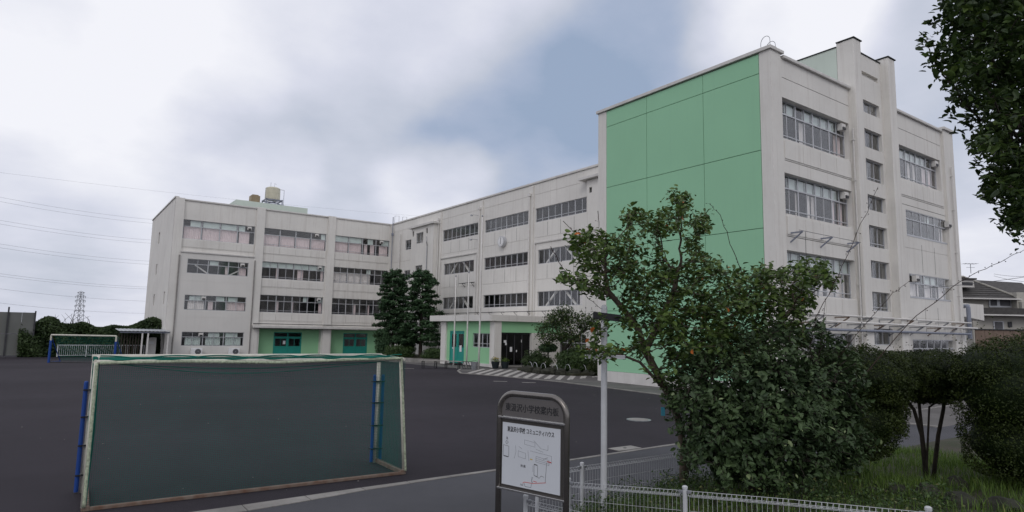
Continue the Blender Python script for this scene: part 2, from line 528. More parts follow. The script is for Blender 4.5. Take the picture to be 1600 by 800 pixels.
def build_ground():
    ys = [-600, -40, 0, 20, 34, 40, 46, 52, 58, 64, 68.5, 90, 200, 900]
    xs = [-900, -60, -20, 0, 10, 20, 30, 45, 80, 300, 900]
    mb = MB()
    for i in range(len(xs) - 1):
        for j in range(len(ys) - 1):
            q = [(xs[i], ys[j]), (xs[i + 1], ys[j]), (xs[i + 1], ys[j + 1]), (xs[i], ys[j + 1])]
            mb.poly([(a, b, gz(a, b)) for a, b in q])
    tag(mb.build('ground', M['asphalt'], center=False, fix=False), kind='structure')
    # the lighter path in front: everything nearer than the concrete edging
    mb = MB()
    edge = [(-30, 9.35), (1.0, 9.38), (2.4, 9.42), (3.3, 9.52), (4.2, 9.66), (5.8, 9.75), (6.9, 9.78), (8.7, 9.79), (11.4, 9.92), (30, 10.4)]
    for i in range(len(edge) - 1):
        (a, b), (c, d) = edge[i], edge[i + 1]
        mb.poly([(a, -30, 0.004), (c, -30, 0.004), (c, d, 0.004), (a, b, 0.004)])
    tag(mb.build('path', M['path'], center=False, fix=False), kind='structure')
    # concrete edging strip, wide and worn at the left
    mb = MB()
    wid = [0.34, 0.34, 0.33, 0.27, 0.17, 0.115, 0.10, 0.10, 0.11, 0.13]
    for i in range(len(edge) - 1):
        (a, b), (c, d) = edge[i], edge[i + 1]
        n = max(1, int((c - a) / 0.6))
        for k in range(n):
            t0, t1 = k / n, (k + 1) / n - 0.012 / max(c - a, 0.1)
            L = lambda t: (a + (c - a) * t, b + (d - b) * t, wid[i] + (wid[i + 1] - wid[i]) * t)
            x0, y0, w0 = L(t0); x1, y1, w1 = L(t1)
            mb.hexa([(x0, y0 - .01, -.05), (x1, y1 - .01, -.05), (x1, y1 + w1, -.05), (x0, y0 + w0, -.05),
                     (x0, y0 - .01, .014), (x1, y1 - .01, .014), (x1, y1 + w1, .012), (x0, y0 + w0, .012)])
    tag(mb.build('kerb', M['concrete']), kind='structure')
    # paved apron in front of the green gable and the entrance, with a pale edging line
    mb = MB()
    ap = [(20.95, 8), (20.95, 18.6), (21.2, 22.2), (21.35, 25.3), (20.95, 28.6), (20.6, 30.6), (19.95, 32.8), (21.0, 34.9), (22.2, 36.6), (23.0, 38.5), (23.2, 44), (23.6, 52), (26, 62), (31.6, 68)]
    for i in range(len(ap) - 1):
        (a, b), (c, d) = ap[i], ap[i + 1]
        mb.poly([(a, b, gz(a, b) + .006), (31.6, b, gz(a, b) + .006), (31.6, d, gz(c, d) + .006), (c, d, gz(c, d) + .006)])
    tag(mb.build('pavement', M['apron'], center=False, fix=False), kind='structure')
    mb = MB()
    for i in range(len(ap) - 6):
        (a, b), (c, d) = ap[i], ap[i + 1]
        mb.bar((a, b, gz(a, b) + .01), (c, d, gz(c, d) + .01), 0.13, 0.05)
    tag(mb.build('kerb', M['concrete']), kind='structure')
    # striped pavers in front of the entrance garden, laid on the diagonal
    quad = [(20.25, 32.6), (21.1, 28.9), (22.55, 26.4), (26.2, 27.6), (24.7, 29.2), (24.4, 31.6), (25.2, 34.4), (23.3, 36.0)]
    def inside(x, y):
        c = False
        for i in range(len(quad)):
            (x1, y1), (x2, y2) = quad[i], quad[i - 1]
            if (y1 > y) != (y2 > y) and x < (x2 - x1) * (y - y1) / (y2 - y1) + x1: c = not c
        return c
    root = tag(empty('pavement', (23, 31, 0)), kind='structure')
    s2 = math.sqrt(0.5)
    meshes = {}
    small = {0: MB(), 1: MB()}
    cells = []
    for i in range(-60, 60):
        for j in range(-30, 30):
            cx, cy = (i * .155), (j * .62 + .31 * (i % 2))
            x, y = 23 + (cx + cy) * s2, 31 + (-cx + cy) * s2
            if inside(x, y): cells.append((math.hypot(x, y), i % 4 < 2, x, y))
    cells.sort()
    for k, (d, pale, x, y) in enumerate(cells):
        r = 0
        key = (pale,)
        if k < 150 or not pale and k < 300:
            if key not in meshes:
                mb = MB(); h = .0735; w = .305
                pts = [(-h, -w), (h, -w), (h, w), (-h, w)]
                mb.hexa([(p[0] * s2 + p[1] * s2, -p[0] * s2 + p[1] * s2, zz) for zz in (0.0, .018) for p in pts])
                o = mb.build('paver', M['paver_pale' if pale else 'paver_dark'], root)
                meshes[key] = o
                o.location = (x - 23, y - 31, 0)
            else:
                o = meshes[key].copy(); col.objects.link(o); o.location = (x - 23, y - 31, random.uniform(-.002, .002))
        else:
            h = .0735; w = .305
            pts = [(-h, -w), (h, -w), (h, w), (-h, w)]
            small[int(pale)].hexa([(x + p[0] * s2 + p[1] * s2, y - p[0] * s2 + p[1] * s2, zz) for zz in (0.0, .018) for p in pts])
    for pale in (0, 1):
        if small[pale].v:
            o = small[pale].build('paver_field', M['paver_pale' if pale else 'paver_dark'], root)
            o['kind'] = 'stuff'
build_ground()

# painted marks and covers on the yard
def build_marks():
    for nm, (x, y), lab in (('a', (18.7, 26.9), 'short white painted dash on the yard, left of the pair before the entrance'),
                            ('b', (19.6, 25.7), 'short white painted dash on the yard, right of the pair before the entrance'),
                            ('c', (19.8, 39.3), 'lone short white painted dash near the tree planter')):
        mb = MB()
        mb.box(x - .35, x + .35, y - .06, y + .06, gz(x, y) + .004, gz(x, y) + .008)
        o = mb.build('painted_mark', M['paver_pale'])
        o.rotation_euler.z = math.radians(-40)
        tag(o, lab, 'ground marking')
    e = empty('manhole_cover', (14.27, 13.35, 0), 'round concrete manhole cover lying in the asphalt yard', 'manhole')
    mb = MB(); mb.lathe((14.27, 13.35, 0.0), [(0.36, 0), (0.36, .012), (0.30, .012)], 28); mb.build('rim', M['metal'], e)
    mb = MB(); mb.lathe((14.27, 13.35, 0.0), [(0.29, 0), (0.29, .016), (0.0, .016)], 28); mb.build('lid', M['concrete'], e)
    e = empty('drain_cover', (10.45, 10.15, 0), 'pale square drain cover beside the concrete edging', 'drain')
    mb = MB(); mb.box(10.1, 10.8, 10.02, 10.36, 0.0, .018); mb.build('lid', M['concrete'], e, bevel=.005)
    mb = MB(); mb.box(10.42, 10.48, 10.16, 10.22, .018, .024); mb.build('lifting_hole', M['metal_dk'], e)
build_marks()

def build_debris():
    V, F, b = [], [], 0
    for k in range(110):
        x, y = RNG.uniform(-6, 22), RNG.uniform(10.2, 40)
        if x > 20: continue
        r = RNG.uniform(.006, .018)
        a = RNG.uniform(0, 6.28)
        z = gz(x, y)
        pts = [(x + r * math.cos(a + q) * RNG.uniform(.5, 1.2), y + r * math.sin(a + q) * RNG.uniform(.5, 1.2), z + .004 + r * .3) for q in (0, 1.6, 3.1, 4.7)]
        lo = [(p[0] * 1.0 + (p[0] - x) * .2, p[1] + (p[1] - y) * .2, z) for p in pts]
        V += pts + lo
        F += [(b, b + 1, b + 2, b + 3)] + [(b + i, b + (i + 1) % 4, b + 4 + (i + 1) % 4, b + 4 + i) for i in range(4)]
        b += 8
    o = fast_mesh('gravel_bits', np.array(V), np.array(F), M['concrete'])
    tag(o, 'scattered pale grit and bits of leaf on the asphalt yard', 'grit', kind='stuff')
build_debris()

# ------------------------------------------------------------------ the school
SCHOOL = empty('school_building', (31.7, 40, 0), 'four storey white concrete school with pale green gable wall and rows of windows', 'school')

class Face:
    def __init__(s, axis, pos): s.axis, s.pos = axis, pos
    def p(s, a, d, z):
        return (a, s.pos + d, z) if s.axis == 'y' else (s.pos + d, a, z)
    def box(s, mb, a0, a1, d0, d1, z0, z1, mi=0):
        if s.axis == 'y': mb.box(a0, a1, s.pos + d0, s.pos + d1, z0, z1, mi)
        else: mb.box(s.pos + d0, s.pos + d1, a0, a1, z0, z1, mi)

FA, FB, FD, FC = Face('y', 68.5), Face('x', 31.7), Face('y', 14.8), Face('x', 24.0)
FG = Face('x', 8.8)

def wall(face, a0, a1, z0, z1, d, openings, m, name='wall', label=None):
    """front sheet at depth d with real openings; an opening is (a0,a1,z0,z1,depth,closed)"""
    mb = MB()
    A = sorted({a0, a1, *[c for o in openings for c in o[:2]]})
    Z = sorted({z0, z1, *[c for o in openings for c in o[2:4]]})
    A = [a for a in A if a0 <= a <= a1]; Z = [z for z in Z if z0 <= z <= z1]
    for i in range(len(A) - 1):
        for j in range(len(Z) - 1):
            ca, cz = (A[i] + A[i + 1]) / 2, (Z[j] + Z[j + 1]) / 2
            if any(o[0] < ca < o[1] and o[2] < cz < o[3] for o in openings): continue
            mb.poly([face.p(A[i], d, Z[j]), face.p(A[i + 1], d, Z[j]), face.p(A[i + 1], d, Z[j + 1]), face.p(A[i], d, Z[j + 1])])
    for o in openings:
        b0, b1, y0, y1, dep, closed = o
        q = [(b0, y0), (b1, y0), (b1, y1), (b0, y1)]
        for k in range(4):
            (p, r), (s, t) = q[k], q[(k + 1) % 4]
            mb.poly([face.p(p, d, r), face.p(s, d, t), face.p(s, d + dep, t), face.p(p, d + dep, r)])
        if closed:
            mb.poly([face.p(b0, d + dep, y0), face.p(b1, d + dep, y0), face.p(b1, d + dep, y1), face.p(b0, d + dep, y1)], 1 if closed == 2 else 0)
    o = mb.build(name, [m, M['joint']], SCHOOL, fix=False)
    if label: o['label'] = label
    return o

def part(name, m, boxes, face=None, parent=None, bevel=0.0, label=None):
    mb = MB()
    for b in boxes:
        if face: face.box(mb, *b)
        else: mb.box(*b)
    o = mb.build(name, m, parent or SCHOOL, bevel=bevel)
    if label: o['label'] = label
    return o

PANE = {}
def window(face, a0, a1, z0, z1, d, units, per=2, transom=None, rail=None, curtains=(), blind=None, frame=0.05, box=None, fm=None, name='window'):
    """d = depth of the frame plane; transom = height share of the top row; rail = height share of a low bar"""
    fm = fm or M['alu']
    mb = MB()
    W, H = a1 - a0, z1 - z0
    dd0, dd1 = d - 0.035, d + 0.035
    face.box(mb, a0, a1, dd0 - .03, dd1, z0 - .05, z0 + .045)          # sill
    face.box(mb, a0, a1, dd0, dd1, z1 - .045, z1)
    face.box(mb, a0, a0 + .045, dd0 + .002, dd1 - .002, z0 + .045, z1 - .045)
    face.box(mb, a1 - .045, a1, dd0 + .002, dd1 - .002, z0 + .045, z1 - .045)
    rows = [(z0 + .045, z1 - .045)]
    if transom:
        zt = z1 - H * transom
        face.box(mb, a0 + .045, a1 - .045, dd0 - .004, dd1 + .004, zt - .03, zt + .03)
        rows = [(z0 + .045, zt - .03), (zt + .03, z1 - .045)]
    if rail:
        zr = z0 + H * rail
        face.box(mb, a0 + .045, a1 - .045, dd0 + .006, dd1 - .006, zr - .02, zr + .02)
    n = units * per
    cuts = [a0 + W * k / n for k in range(n + 1)]
    for k in range(1, n):
        w = .04 if k % per == 0 else .022
        for r0, r1 in rows:
            face.box(mb, cuts[k] - w, cuts[k] + w, dd0 + (.002 if k % per == 0 else .01), dd1 - .003, r0, r1)
    wo = mb.build(name, fm, SCHOOL)
    for r0, r1 in rows:
        for k in range(n):
            l, r = cuts[k] + .03, cuts[k + 1] - .03
            key = (face.axis, round(r - l, 2), round(r1 - r0, 2))
            if key not in PANE:
                pm = MB(); face2 = Face(face.axis, 0)
                face2.box(pm, -(r - l) / 2, (r - l) / 2, -.003, .003, 0, r1 - r0)
                po = pm.build('pane', M['glass'], None, center=False)
                PANE[key] = po.data
                bpy.data.objects.remove(po)
            o = bpy.data.objects.new('pane', PANE[key]); col.objects.link(o); o.parent = wo
            o.location = Vector(face.p((l + r) / 2, d, r0)) - worigin(wo)
    for (c0, c1, y0, y1, kind) in curtains:
        cm = MB()
        ca, cb = a0 + W * c0, a0 + W * c1
        za, zb = z0 + H * y0, z0 + H * y1
        ns = max(6, int((cb - ca) / 0.05))
        ph = random.random() * 6
        prev = None
        for k in range(ns + 1):
            a = ca + (cb - ca) * k / ns
            dp = d + .16 + .025 * math.sin(k * 1.9 + ph) + .012 * math.sin(k * 0.7 + ph)
            if prev: cm.poly([face.p(prev[0], prev[1], za), face.p(a, dp, za), face.p(a, dp, zb), face.p(prev[0], prev[1], zb)])
            prev = (a, dp)
        cm.build('curtain', M[kind], wo, fix=False)
    if blind:
        for k, (c0, c1) in enumerate(blind):
            zt = rows[-1][0] if transom else z0 + H * .5
            bm_ = MB(); face.box(bm_, a0 + W * c0, a0 + W * c1, d + .09, d + .10, zt, z1 - .05)
            bm_.build('blind', M['blind'], wo)
    if box is not None:                                                 # heater exhaust box with hood
        bx = MB()
        ba = a0 + W * box
        face.box(bx, ba - .22, ba + .16, d - .26, d - .04, z1 - .42, z1 - .10)
        face.box(bx, ba - .16, ba + .10, d - .30, d - .262, z1 - .40, z1 - .27, 1)
        bx.build('exhaust_box', [M['wall_new'], M['metal_dk']], wo)
    return wo

def apron(face, a0, a1, z0, z1, d, n):
    g = .03
    for k in range(n):
        l, r = a0 + (a1 - a0) * k / n, a0 + (a1 - a0) * (k + 1) / n
        part('apron_panel', M['wall'], [(l + g * .5, r - g * .5, d - .03, d + .01, z0, z1)], face)

def build_wing_left():
    base = -0.5
    # bay limits along x, floor window limits in z
    bays = [(9.65, 16.35), (17.28, 23.9), (24.9, 31.45)]
    wz4, wz3, wz2 = (10.95, 12.85), (7.55, 9.32), (4.05, 5.85)
    ops = []
    g = .028
    def joint(a0, a1, z): ops.append((a0, a1, z - g / 2, z + g / 2, .03, 1))
    for i, (a0, a1) in enumerate(bays):
        ops.append((a0, a1, *wz4, .28, 0))
        if i:
            ops.append((a0, a1, *wz3, .28, 0)); ops.append((a0, a1, *wz2, .28, 0))
            joint(a0, a1, 10.08); joint(a0, a1, 6.6); joint(a0, a1, 3.1)
            ops.append((a0 + .1, a1, base, 2.36, .9, 0))
        else:
            joint(a0, a1, 10.08)
            ops.append((10.1, 16.05, 7.5, 9.1, .1, 0)); ops.append((10.1, 16.05, 3.95, 5.55, .1, 0)); ops.append((10.1, 16.05, .5, 2.0, .1, 0))
    wall(FA, 8.8, 31.7, base, 14.72, .12, ops, M['wall'], label='white classroom wing front with three floors of ribbon windows')
    # pilasters
    for a0, a1 in ((8.8, 9.62), (16.4, 17.24), (23.98, 24.84)):
        part('pilaster', M['wall'], [(a0, a1, -.10, .12, base, 14.9)], FA, bevel=.02)
    part('pilaster', M['wall'], [(31.45, 31.69, -.06, .12, base, 14.86)], FA)
    for a0, a1 in ((9.62, 16.4), (17.24, 23.98), (24.84, 31.45)):
        part('coping', M['trim'], [(a0, a1, -.0, .42, 14.72, 14.86)], FA, bevel=.015)
    # retrofitted flush panel covering the lower floors of the first bay
    rops = [(10.25, 15.9, 7.6, 9.0, .14, 0), (10.25, 15.9, 4.04, 5.48, .14, 0), (10.25, 15.9, .58, 1.93, .14, 0)]
    for z in (6.85, 3.35): rops.append((9.7, 16.3, z - .012, z + .012, .012, 1))
    wall(FA, 9.62, 16.4, base, 9.6, -.06, rops, M['wall_new'], label='smooth grey white retrofitted facade panel')
    part('panel_edge', M['trim'], [(9.55, 16.45, -.16, .12, 9.6, 9.72)], FA)
    C4 = [(0.02, .26, .03, .66, 'curtain'), (.27, .5, .03, .66, 'curtain'), (.51, .76, .03, .66, 'curtain'), (.78, .93, .03, .66, 'curtain')]
    window(FA, 9.65, 16.35, *wz4, .26, 4, 1, .34, None, C4, [(.1, .24), (.27, .5), (.52, .74), (.77, .86)], box=.92)
    window(FA, 17.28, 23.9, *wz4, .26, 4, 1, .36, .12, [(0, .24, .03, .64, 'curtain'), (.25, .49, .03, .64, 'curtain'), (.5, .74, .03, .64, 'curtain'), (.75, .99, .03, .64, 'curtain')], [(.92, .99)], box=.84)
    window(FA, 24.9, 31.45, *wz4, .26, 4, 1, .36, .12, [(0, .24, .03, .64, 'curtain'), (.25, .49, .03, .64, 'curtain'), (.54, .60, .03, .64, 'curtain'), (.65, .73, .03, .64, 'curtain'), (.82, .98, .03, .64, 'curtain')], [(0, .24), (.26, .49), (.6, .7), (.86, .99)], box=.85)
    window(FA, 17.28, 23.9, *wz3, .26, 4, 2, .34, .12, [(.23, .27, .03, .7, 'curtain'), (.57, .66, .03, .64, 'curtain'), (.95, .99, .03, .64, 'curtain')], [(0, .24), (.25, .49), (.5, .74), (.75, .99)], box=.92)
    window(FA, 24.9, 31.45, *wz3, .26, 4, 2, .34, .12, [(.0, .24, .03, .64, 'curtain_pale'), (.25, .49, .03, .64, 'curtain_pale'), (.5, .68, .03, .64, 'curtain_pale')], [(.6, .68)])
    window(FA, 17.28, 23.9, *wz2, .26, 4, 2, .34, .12, [(.25, .30, .03, .64, 'curtain'), (.5, .53, .03, .64, 'curtain'), (.94, .99, .03, .64, 'curtain')], [(.68, .74), (.92, .99)], box=.93)
    window(FA, 24.9, 31.45, *wz2, .26, 4, 2, .34, .12, [(.40, .44, .03, .64, 'curtain'), (.66, .69, .03, .64, 'curtain')])
    for z0, z1, cu, bl in ((7.6, 9.0, [(.62, .68, .05, .6, 'curtain'), (.85, .97, .05, .6, 'curtain')], [(.36, .5)]),
                           (4.04, 5.48, [(.06, .32, .05, .6, 'curtain_pale'), (.38, .46, .05, .6, 'curtain'), (.68, .99, .05, .6, 'curtain')], [(.08, .3), (.5, .64), (.7, .86)]),
                           (.58, 1.93, [(.06, .3, .05, .6, 'blind'), (.38, .62, .05, .6, 'blind'), (.7, .96, .05, .6, 'blind')], [(.42, .6), (.7, .9)])):
        window(FA, 10.25, 15.9, z0, z1, .06, 3, 2, .36, None, cu, bl, box=.3 if z0 < 6 else .9)
    for z0 in (7.6,):
        mb = MB()
        mb.bar(FA.p(11.0, .32, z0 + .85), FA.p(12.3, .32, z0), .12, .12)
        mb.bar(FA.p(14.1, .32, z0), FA.p(15.4, .32, z0 + .75), .12, .12)
        mb.build('brace', M['wall_new'], SCHOOL)
    for (a0, a1), zs in ((bays[0], (10.18,)), (bays[1], (10.18, 6.72, 3.22)), (bays[2], (10.18, 6.72, 3.22))):
        for z in zs: apron(FA, a0, a1, z, z + .72, .12, 4)
    # ground floor: canopy strip, green infill walls and teal doors
    part('canopy', M['trim'], [(16.62, 31.6, -.62, .12, 2.44, 2.68)], FA, bevel=.015)
    mb = MB(); mb.tube([FA.p(16.7, -.18, 2.86), FA.p(31.4, -.18, 2.86)], .035, 8); mb.build('pipe', M['metal_dk'], SCHOOL)
    for (a0, a1), (d0, d1) in (((17.38, 23.9), (19.1, 22.05)), ((25.0, 31.45), (26.7, 29.56))):
        wall(FA, a0, a1, base, 2.36, .9, [(d0, d1, base, 2.02, .10, 0)], M['green_low'], label='pale green ground floor infill wall')
        mid = (d0 + d1) / 2
        # double door: frame with transom lights, two leaves
        mb = MB()
        FA.box(mb, d0, d0 + .08, .93, 1.03, base, 2.02); FA.box(mb, d1 - .08, d1, .93, 1.03, base, 2.02)
        FA.box(mb, d0 + .08, d1 - .08, .93, 1.03, 1.93, 2.02); FA.box(mb, d0 + .08, d1 - .08, .93, 1.03, 1.44, 1.56)
        FA.box(mb, mid - .05, mid + .05, .925, 1.035, base, 1.93)
        do = mb.build('door', M['teal'], SCHOOL)
        for l, r in ((d0 + .08, mid - .05), (mid + .05, d1 - .08)):
            mb = MB()
            FA.box(mb, l, r, .955, 1.005, base + .03, .55); FA.box(mb, l, r, .955, 1.005, 1.34, 1.44)
            FA.box(mb, l, l + .09, .955, 1.005, .55, 1.34); FA.box(mb, r - .09, r, .955, 1.005, .55, 1.34)
            FA.box(mb, (l + r) / 2 - .02, (l + r) / 2 + .02, .96, 1.0, .55, 1.34)
            mb.build('door_leaf', M['teal'], do)
            part('pane', M['glass'], [(l + .09, r - .09, .975, .981, .55, 1.34)], FA, do)
            part('pane', M['glass'], [(l, r, .975, .981, 1.56, 1.93)], FA, do)
    part('notice', M['paper'], [(20.1, 20.36, .94, .95, .75, 1.12)], FA)
    part('pilaster', M['wall'], [(16.5, 17.38, -.02, 1.1, base, 2.44)], FA)
    part('pilaster', M['wall'], [(24.0, 24.95, -.02, 1.1, base, 2.44)], FA)
    # gable end on the left with slit windows
    gops = [(78.2, 79.2, 11.35, 12.6, .25, 0), (78.2, 79.2, 7.95, 9.1, .25, 0), (78.2, 79.2, 4.6, 5.8, .25, 0), (70.6, 71.5, 4.6, 5.8, .25, 0)]
    wall(FG, 68.5, 86, base, 14.86, 0, gops, M['wall'], label='white gable end with slit windows')
    for b in gops: window(FG, b[0], b[1], b[2], b[3], .2, 1, 1, None)
    part('coping', M['trim'], [(68.45, 86, -.08, .3, 14.86, 15.0)], FG)
    # downpipes
    for x in (9.5, 16.48):
        mb = MB(); mb.tube([(x, 68.32, 9.3), (x, 68.32, base)], .06, 8); mb.build('downpipe', M['pipe_old'], SCHOOL)
    # roof, rear and interior
    part('roof', M['apron'], [(9.0, 42, 68.8, 86, 14.0, 14.2)])
    part('rear_wall', M['wall'], [(9.0, 42, 85.8, 86, base, 14.8)])
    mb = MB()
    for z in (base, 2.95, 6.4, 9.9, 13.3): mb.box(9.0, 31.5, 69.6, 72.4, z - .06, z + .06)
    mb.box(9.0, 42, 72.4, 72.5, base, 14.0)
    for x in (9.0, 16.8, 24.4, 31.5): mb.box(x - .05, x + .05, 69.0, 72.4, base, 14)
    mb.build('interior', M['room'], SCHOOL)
    # penthouse slab on the roof
    part('penthouse', M['mint'], [(14.8, 22.4, 71, 80, 14.2, 15.9)])
build_wing_left()

def build_wing_main():
    base = -0.5
    ops = []
    g = .028
    rows = ((11.48, 12.65), (8.05, 9.17), (4.62, 5.77))
    bays = ((49.7, 56.4), (41.95, 48.6), (34.57, 41.0))
    for i, (a0, a1) in enumerate(bays):
        for j, (z0, z1) in enumerate(rows):
            if i == 0 and j: ops.append((50.35, 56.0, z0, z1, .16, 0))
            elif i == 2 and j: ops.append((35.2, 40.6, z0 - .05, z1, .16, 0))
            else: ops.append((a0, a1, z0, z1, .16, 0))
    ops.append((62.2, 64.95, 11.42, 12.52, .16, 0))
    ops.append((62.2, 64.95, 8.0, 9.1, .16, 0))
    ops.append((62.2, 64.95, 4.6, 5.7, .16, 0))
    for a0, a1 in ((57.3, 68.2), (49.75, 56.5), (42.0, 48.8), (34.6, 41.1)):
        for z in (13.82, 10.2, 6.75): ops.append((a0, a1, z - g / 2, z + g / 2, .03, 1))
    ops += [(34.6, 40.9, .6, 2.4, .16, 0)]
    wall(FB, 25.0, 68.5, base, 14.72, 0, ops, M['wall'], label='long white main wing front with three bays of windows')
    part('coping', M['trim'], [(25.4, 68.6, -.10, .35, 14.74, 14.9)], FB, bevel=.015)
    for i, (a0, a1) in enumerate(bays):
        for j, (z0, z1) in enumerate(rows):
            if i == 0 and j: window(FB, 50.35, 56.0, z0, z1, .12, 3, 2, None, None, [(.8, .98, .02, .95, 'room')])
            elif i == 2 and j: window(FB, 35.2, 40.6, z0 - .05, z1, .12, 4, 2, None, None, [(.0, .1, .02, .95, 'curtain_pale')])
            else: window(FB, a0, a1, z0, z1, .12, 4, 2, None, .22)
            if (i in (0, 2)) and j:
                mb = MB()
                m_ = (bays[i][0] + bays[i][1]) / 2
                mb.bar(FB.p(m_ + 2.0, .30, z0), FB.p(m_ + .7, .30, z1), .14, .14)
                mb.bar(FB.p(m_ - 1.6, .30, z0), FB.p(m_ - .3, .30, z1), .14, .14)
                mb.build('brace', M['wall'], SCHOOL)
    for z0, z1 in ((11.42, 12.52), (8.0, 9.1), (4.6, 5.7)): window(FB, 62.2, 64.95, z0, z1, .12, 2, 2, None, .22)
    window(FB, 34.6, 40.9, .6, 2.4, .12, 4, 2, .35, .12)
    # retrofit frames round two bays (shallow raised border) and vertical seams
    for (a0, a1) in ((49.8, 56.6), (34.7, 41.0)):
        part('panel_edge', M['trim'], [(a0, a1, -.10, -.002, 9.72, 9.82)], FB)
        part('panel_edge', M['trim'], [(a0, a0 + .08, -.07, -.002, 3.9, 9.72)], FB)
        part('panel_edge', M['trim'], [(a1 - .08, a1, -.07, -.002, 3.9, 9.72)], FB)
    for a0, a1 in bays:
        for zb in (10.2, 6.75):
            for k in (1, 2, 3):
                a = a0 + (a1 - a0) * k / 4
                part('seam', M['joint'], [(a - .011, a + .011, -.004, .01, zb + .05, zb + 1.15)], FB)
    # pilasters with rain pipes
    for a in (56.95, 49.2, 41.5):
        part('pilaster', M['wall'], [(a - .28, a + .28, -.12, .0, base, 14.6)], FB, bevel=.02)
        mb = MB(); mb.tube([(31.46, a + .05, base), (31.46, a + .05, 13.75)], .07, 8)
        mb.box(31.36, 31.56, a - .08, a + .18, 13.75, 13.98)
        mb.build('downpipe', M['pipe_white'], SCHOOL)
    mb = MB(); mb.tube([(31.5, 68.0, base), (31.5, 68.0, 15.6)], .05, 8); mb.box(31.4, 31.6, 67.9, 68.1, 13.4, 13.7)
    mb.build('downpipe', M['pipe_grey'], SCHOOL)
    mb = MB(); mb.tube([(31.5, 66.0, base), (31.5, 66.0, 13.4)], .07, 8); mb.build('downpipe', M['pipe_white'], SCHOOL)
    # projecting toilet block with its own eave
    bo = [(59.35, 60.95, 11.65, 12.8, .16, 0), (58.4, 58.75, 12.55, 13.1, .1, 2), (61.5, 61.85, 12.55, 13.1, .1, 2), (59.35, 60.95, 8.2, 9.3, .16, 0)]
    FX = Face('x', 31.0)
    wall(FX, 57.1, 62.1, base, 13.4, 0, bo, M['wall'])
    for b in (bo[0], bo[3]): window(FX, *b[:4], .12, 1, 2, None, .22)
    part('wall', M['wall'], [(31.01, 31.69, 57.1, 57.3, base, 13.4)])
    part('wall', M['wall'], [(31.01, 31.69, 61.9, 62.1, base, 13.4)])
    part('eave', M['trim'], [(30.75, 31.69, 56.85, 62.35, 13.4, 13.62)], bevel=.015)
    mb = MB(); mb.tube([(30.93, 58.3, 3), (30.93, 58.3, 11.2), (30.7, 58.0, 11.6)], .045, 8); mb.tube([(30.93, 58.3, 11.2), (30.93, 58.5, 12.2)], .03, 6)
    mb.build('downpipe', M['metal'], SCHOOL)
    # second block beside the green gable
    FX2 = Face('x', 31.35)
    wall(FX2, 25.4, 34.4, base, 13.75, 0, [(33.85, 34.15, 12.78, 13.18, .1, 2)], M['wall'])
    part('wall', M['wall'], [(31.36, 31.69, 34.25, 34.4, base, 13.75)])
    part('eave', M['trim'], [(31.0, 31.69, 25.4, 35.0, 13.78, 13.98)], bevel=.015)
    part('roof', M['apron'], [(31.9, 42, 25.5, 68.7, 14.0, 14.2)])
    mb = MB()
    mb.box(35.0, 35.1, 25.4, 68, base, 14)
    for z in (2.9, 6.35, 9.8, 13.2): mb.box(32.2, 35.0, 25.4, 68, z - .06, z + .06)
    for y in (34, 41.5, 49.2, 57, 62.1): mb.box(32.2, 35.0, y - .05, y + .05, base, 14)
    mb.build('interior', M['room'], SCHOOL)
    # cable tray with small brackets over the porch
    mb = MB()
    mb.tube([(31.3, 37.2, 4.18), (31.3, 56.0, 4.18)], .03, 6)
    for k in range(10):
        y = 37.6 + k * 1.9
        mb.bar((31.3, y, 4.16), (31.69, y, 4.16), .03, .03); mb.bar((31.32, y, 4.14), (31.69, y, 3.85), .025, .025)
    mb.build('cable_tray', M['metal_dk'], SCHOOL)
    mb = MB()
    mb.tube([(31.35, 49.6, 7.0), (31.35, 52.4, 7.0)], .03, 6)
    for y in (50.2, 51.8):
        mb.bar((31.35, y, 6.98), (31.69, y, 6.98), .04, .04); mb.bar((31.36, y, 6.96), (31.69, y, 6.62), .035, .035)
    mb.build('cable_tray', M['metal_dk'], SCHOOL)
    for y, z in ((49.75, 13.3), (49.75, 11.0)):
        mb = MB(); mb.tube([(31.69, y, z), (31.1, y + .2, z + .02)], .02, 6); mb.lathe((31.05, y + .2, z - .1), [(.12, 0), (.1, .12), (.03, .14)], 10)
        mb.build('wall_lamp', M['metal'], SCHOOL)
build_wing_main()

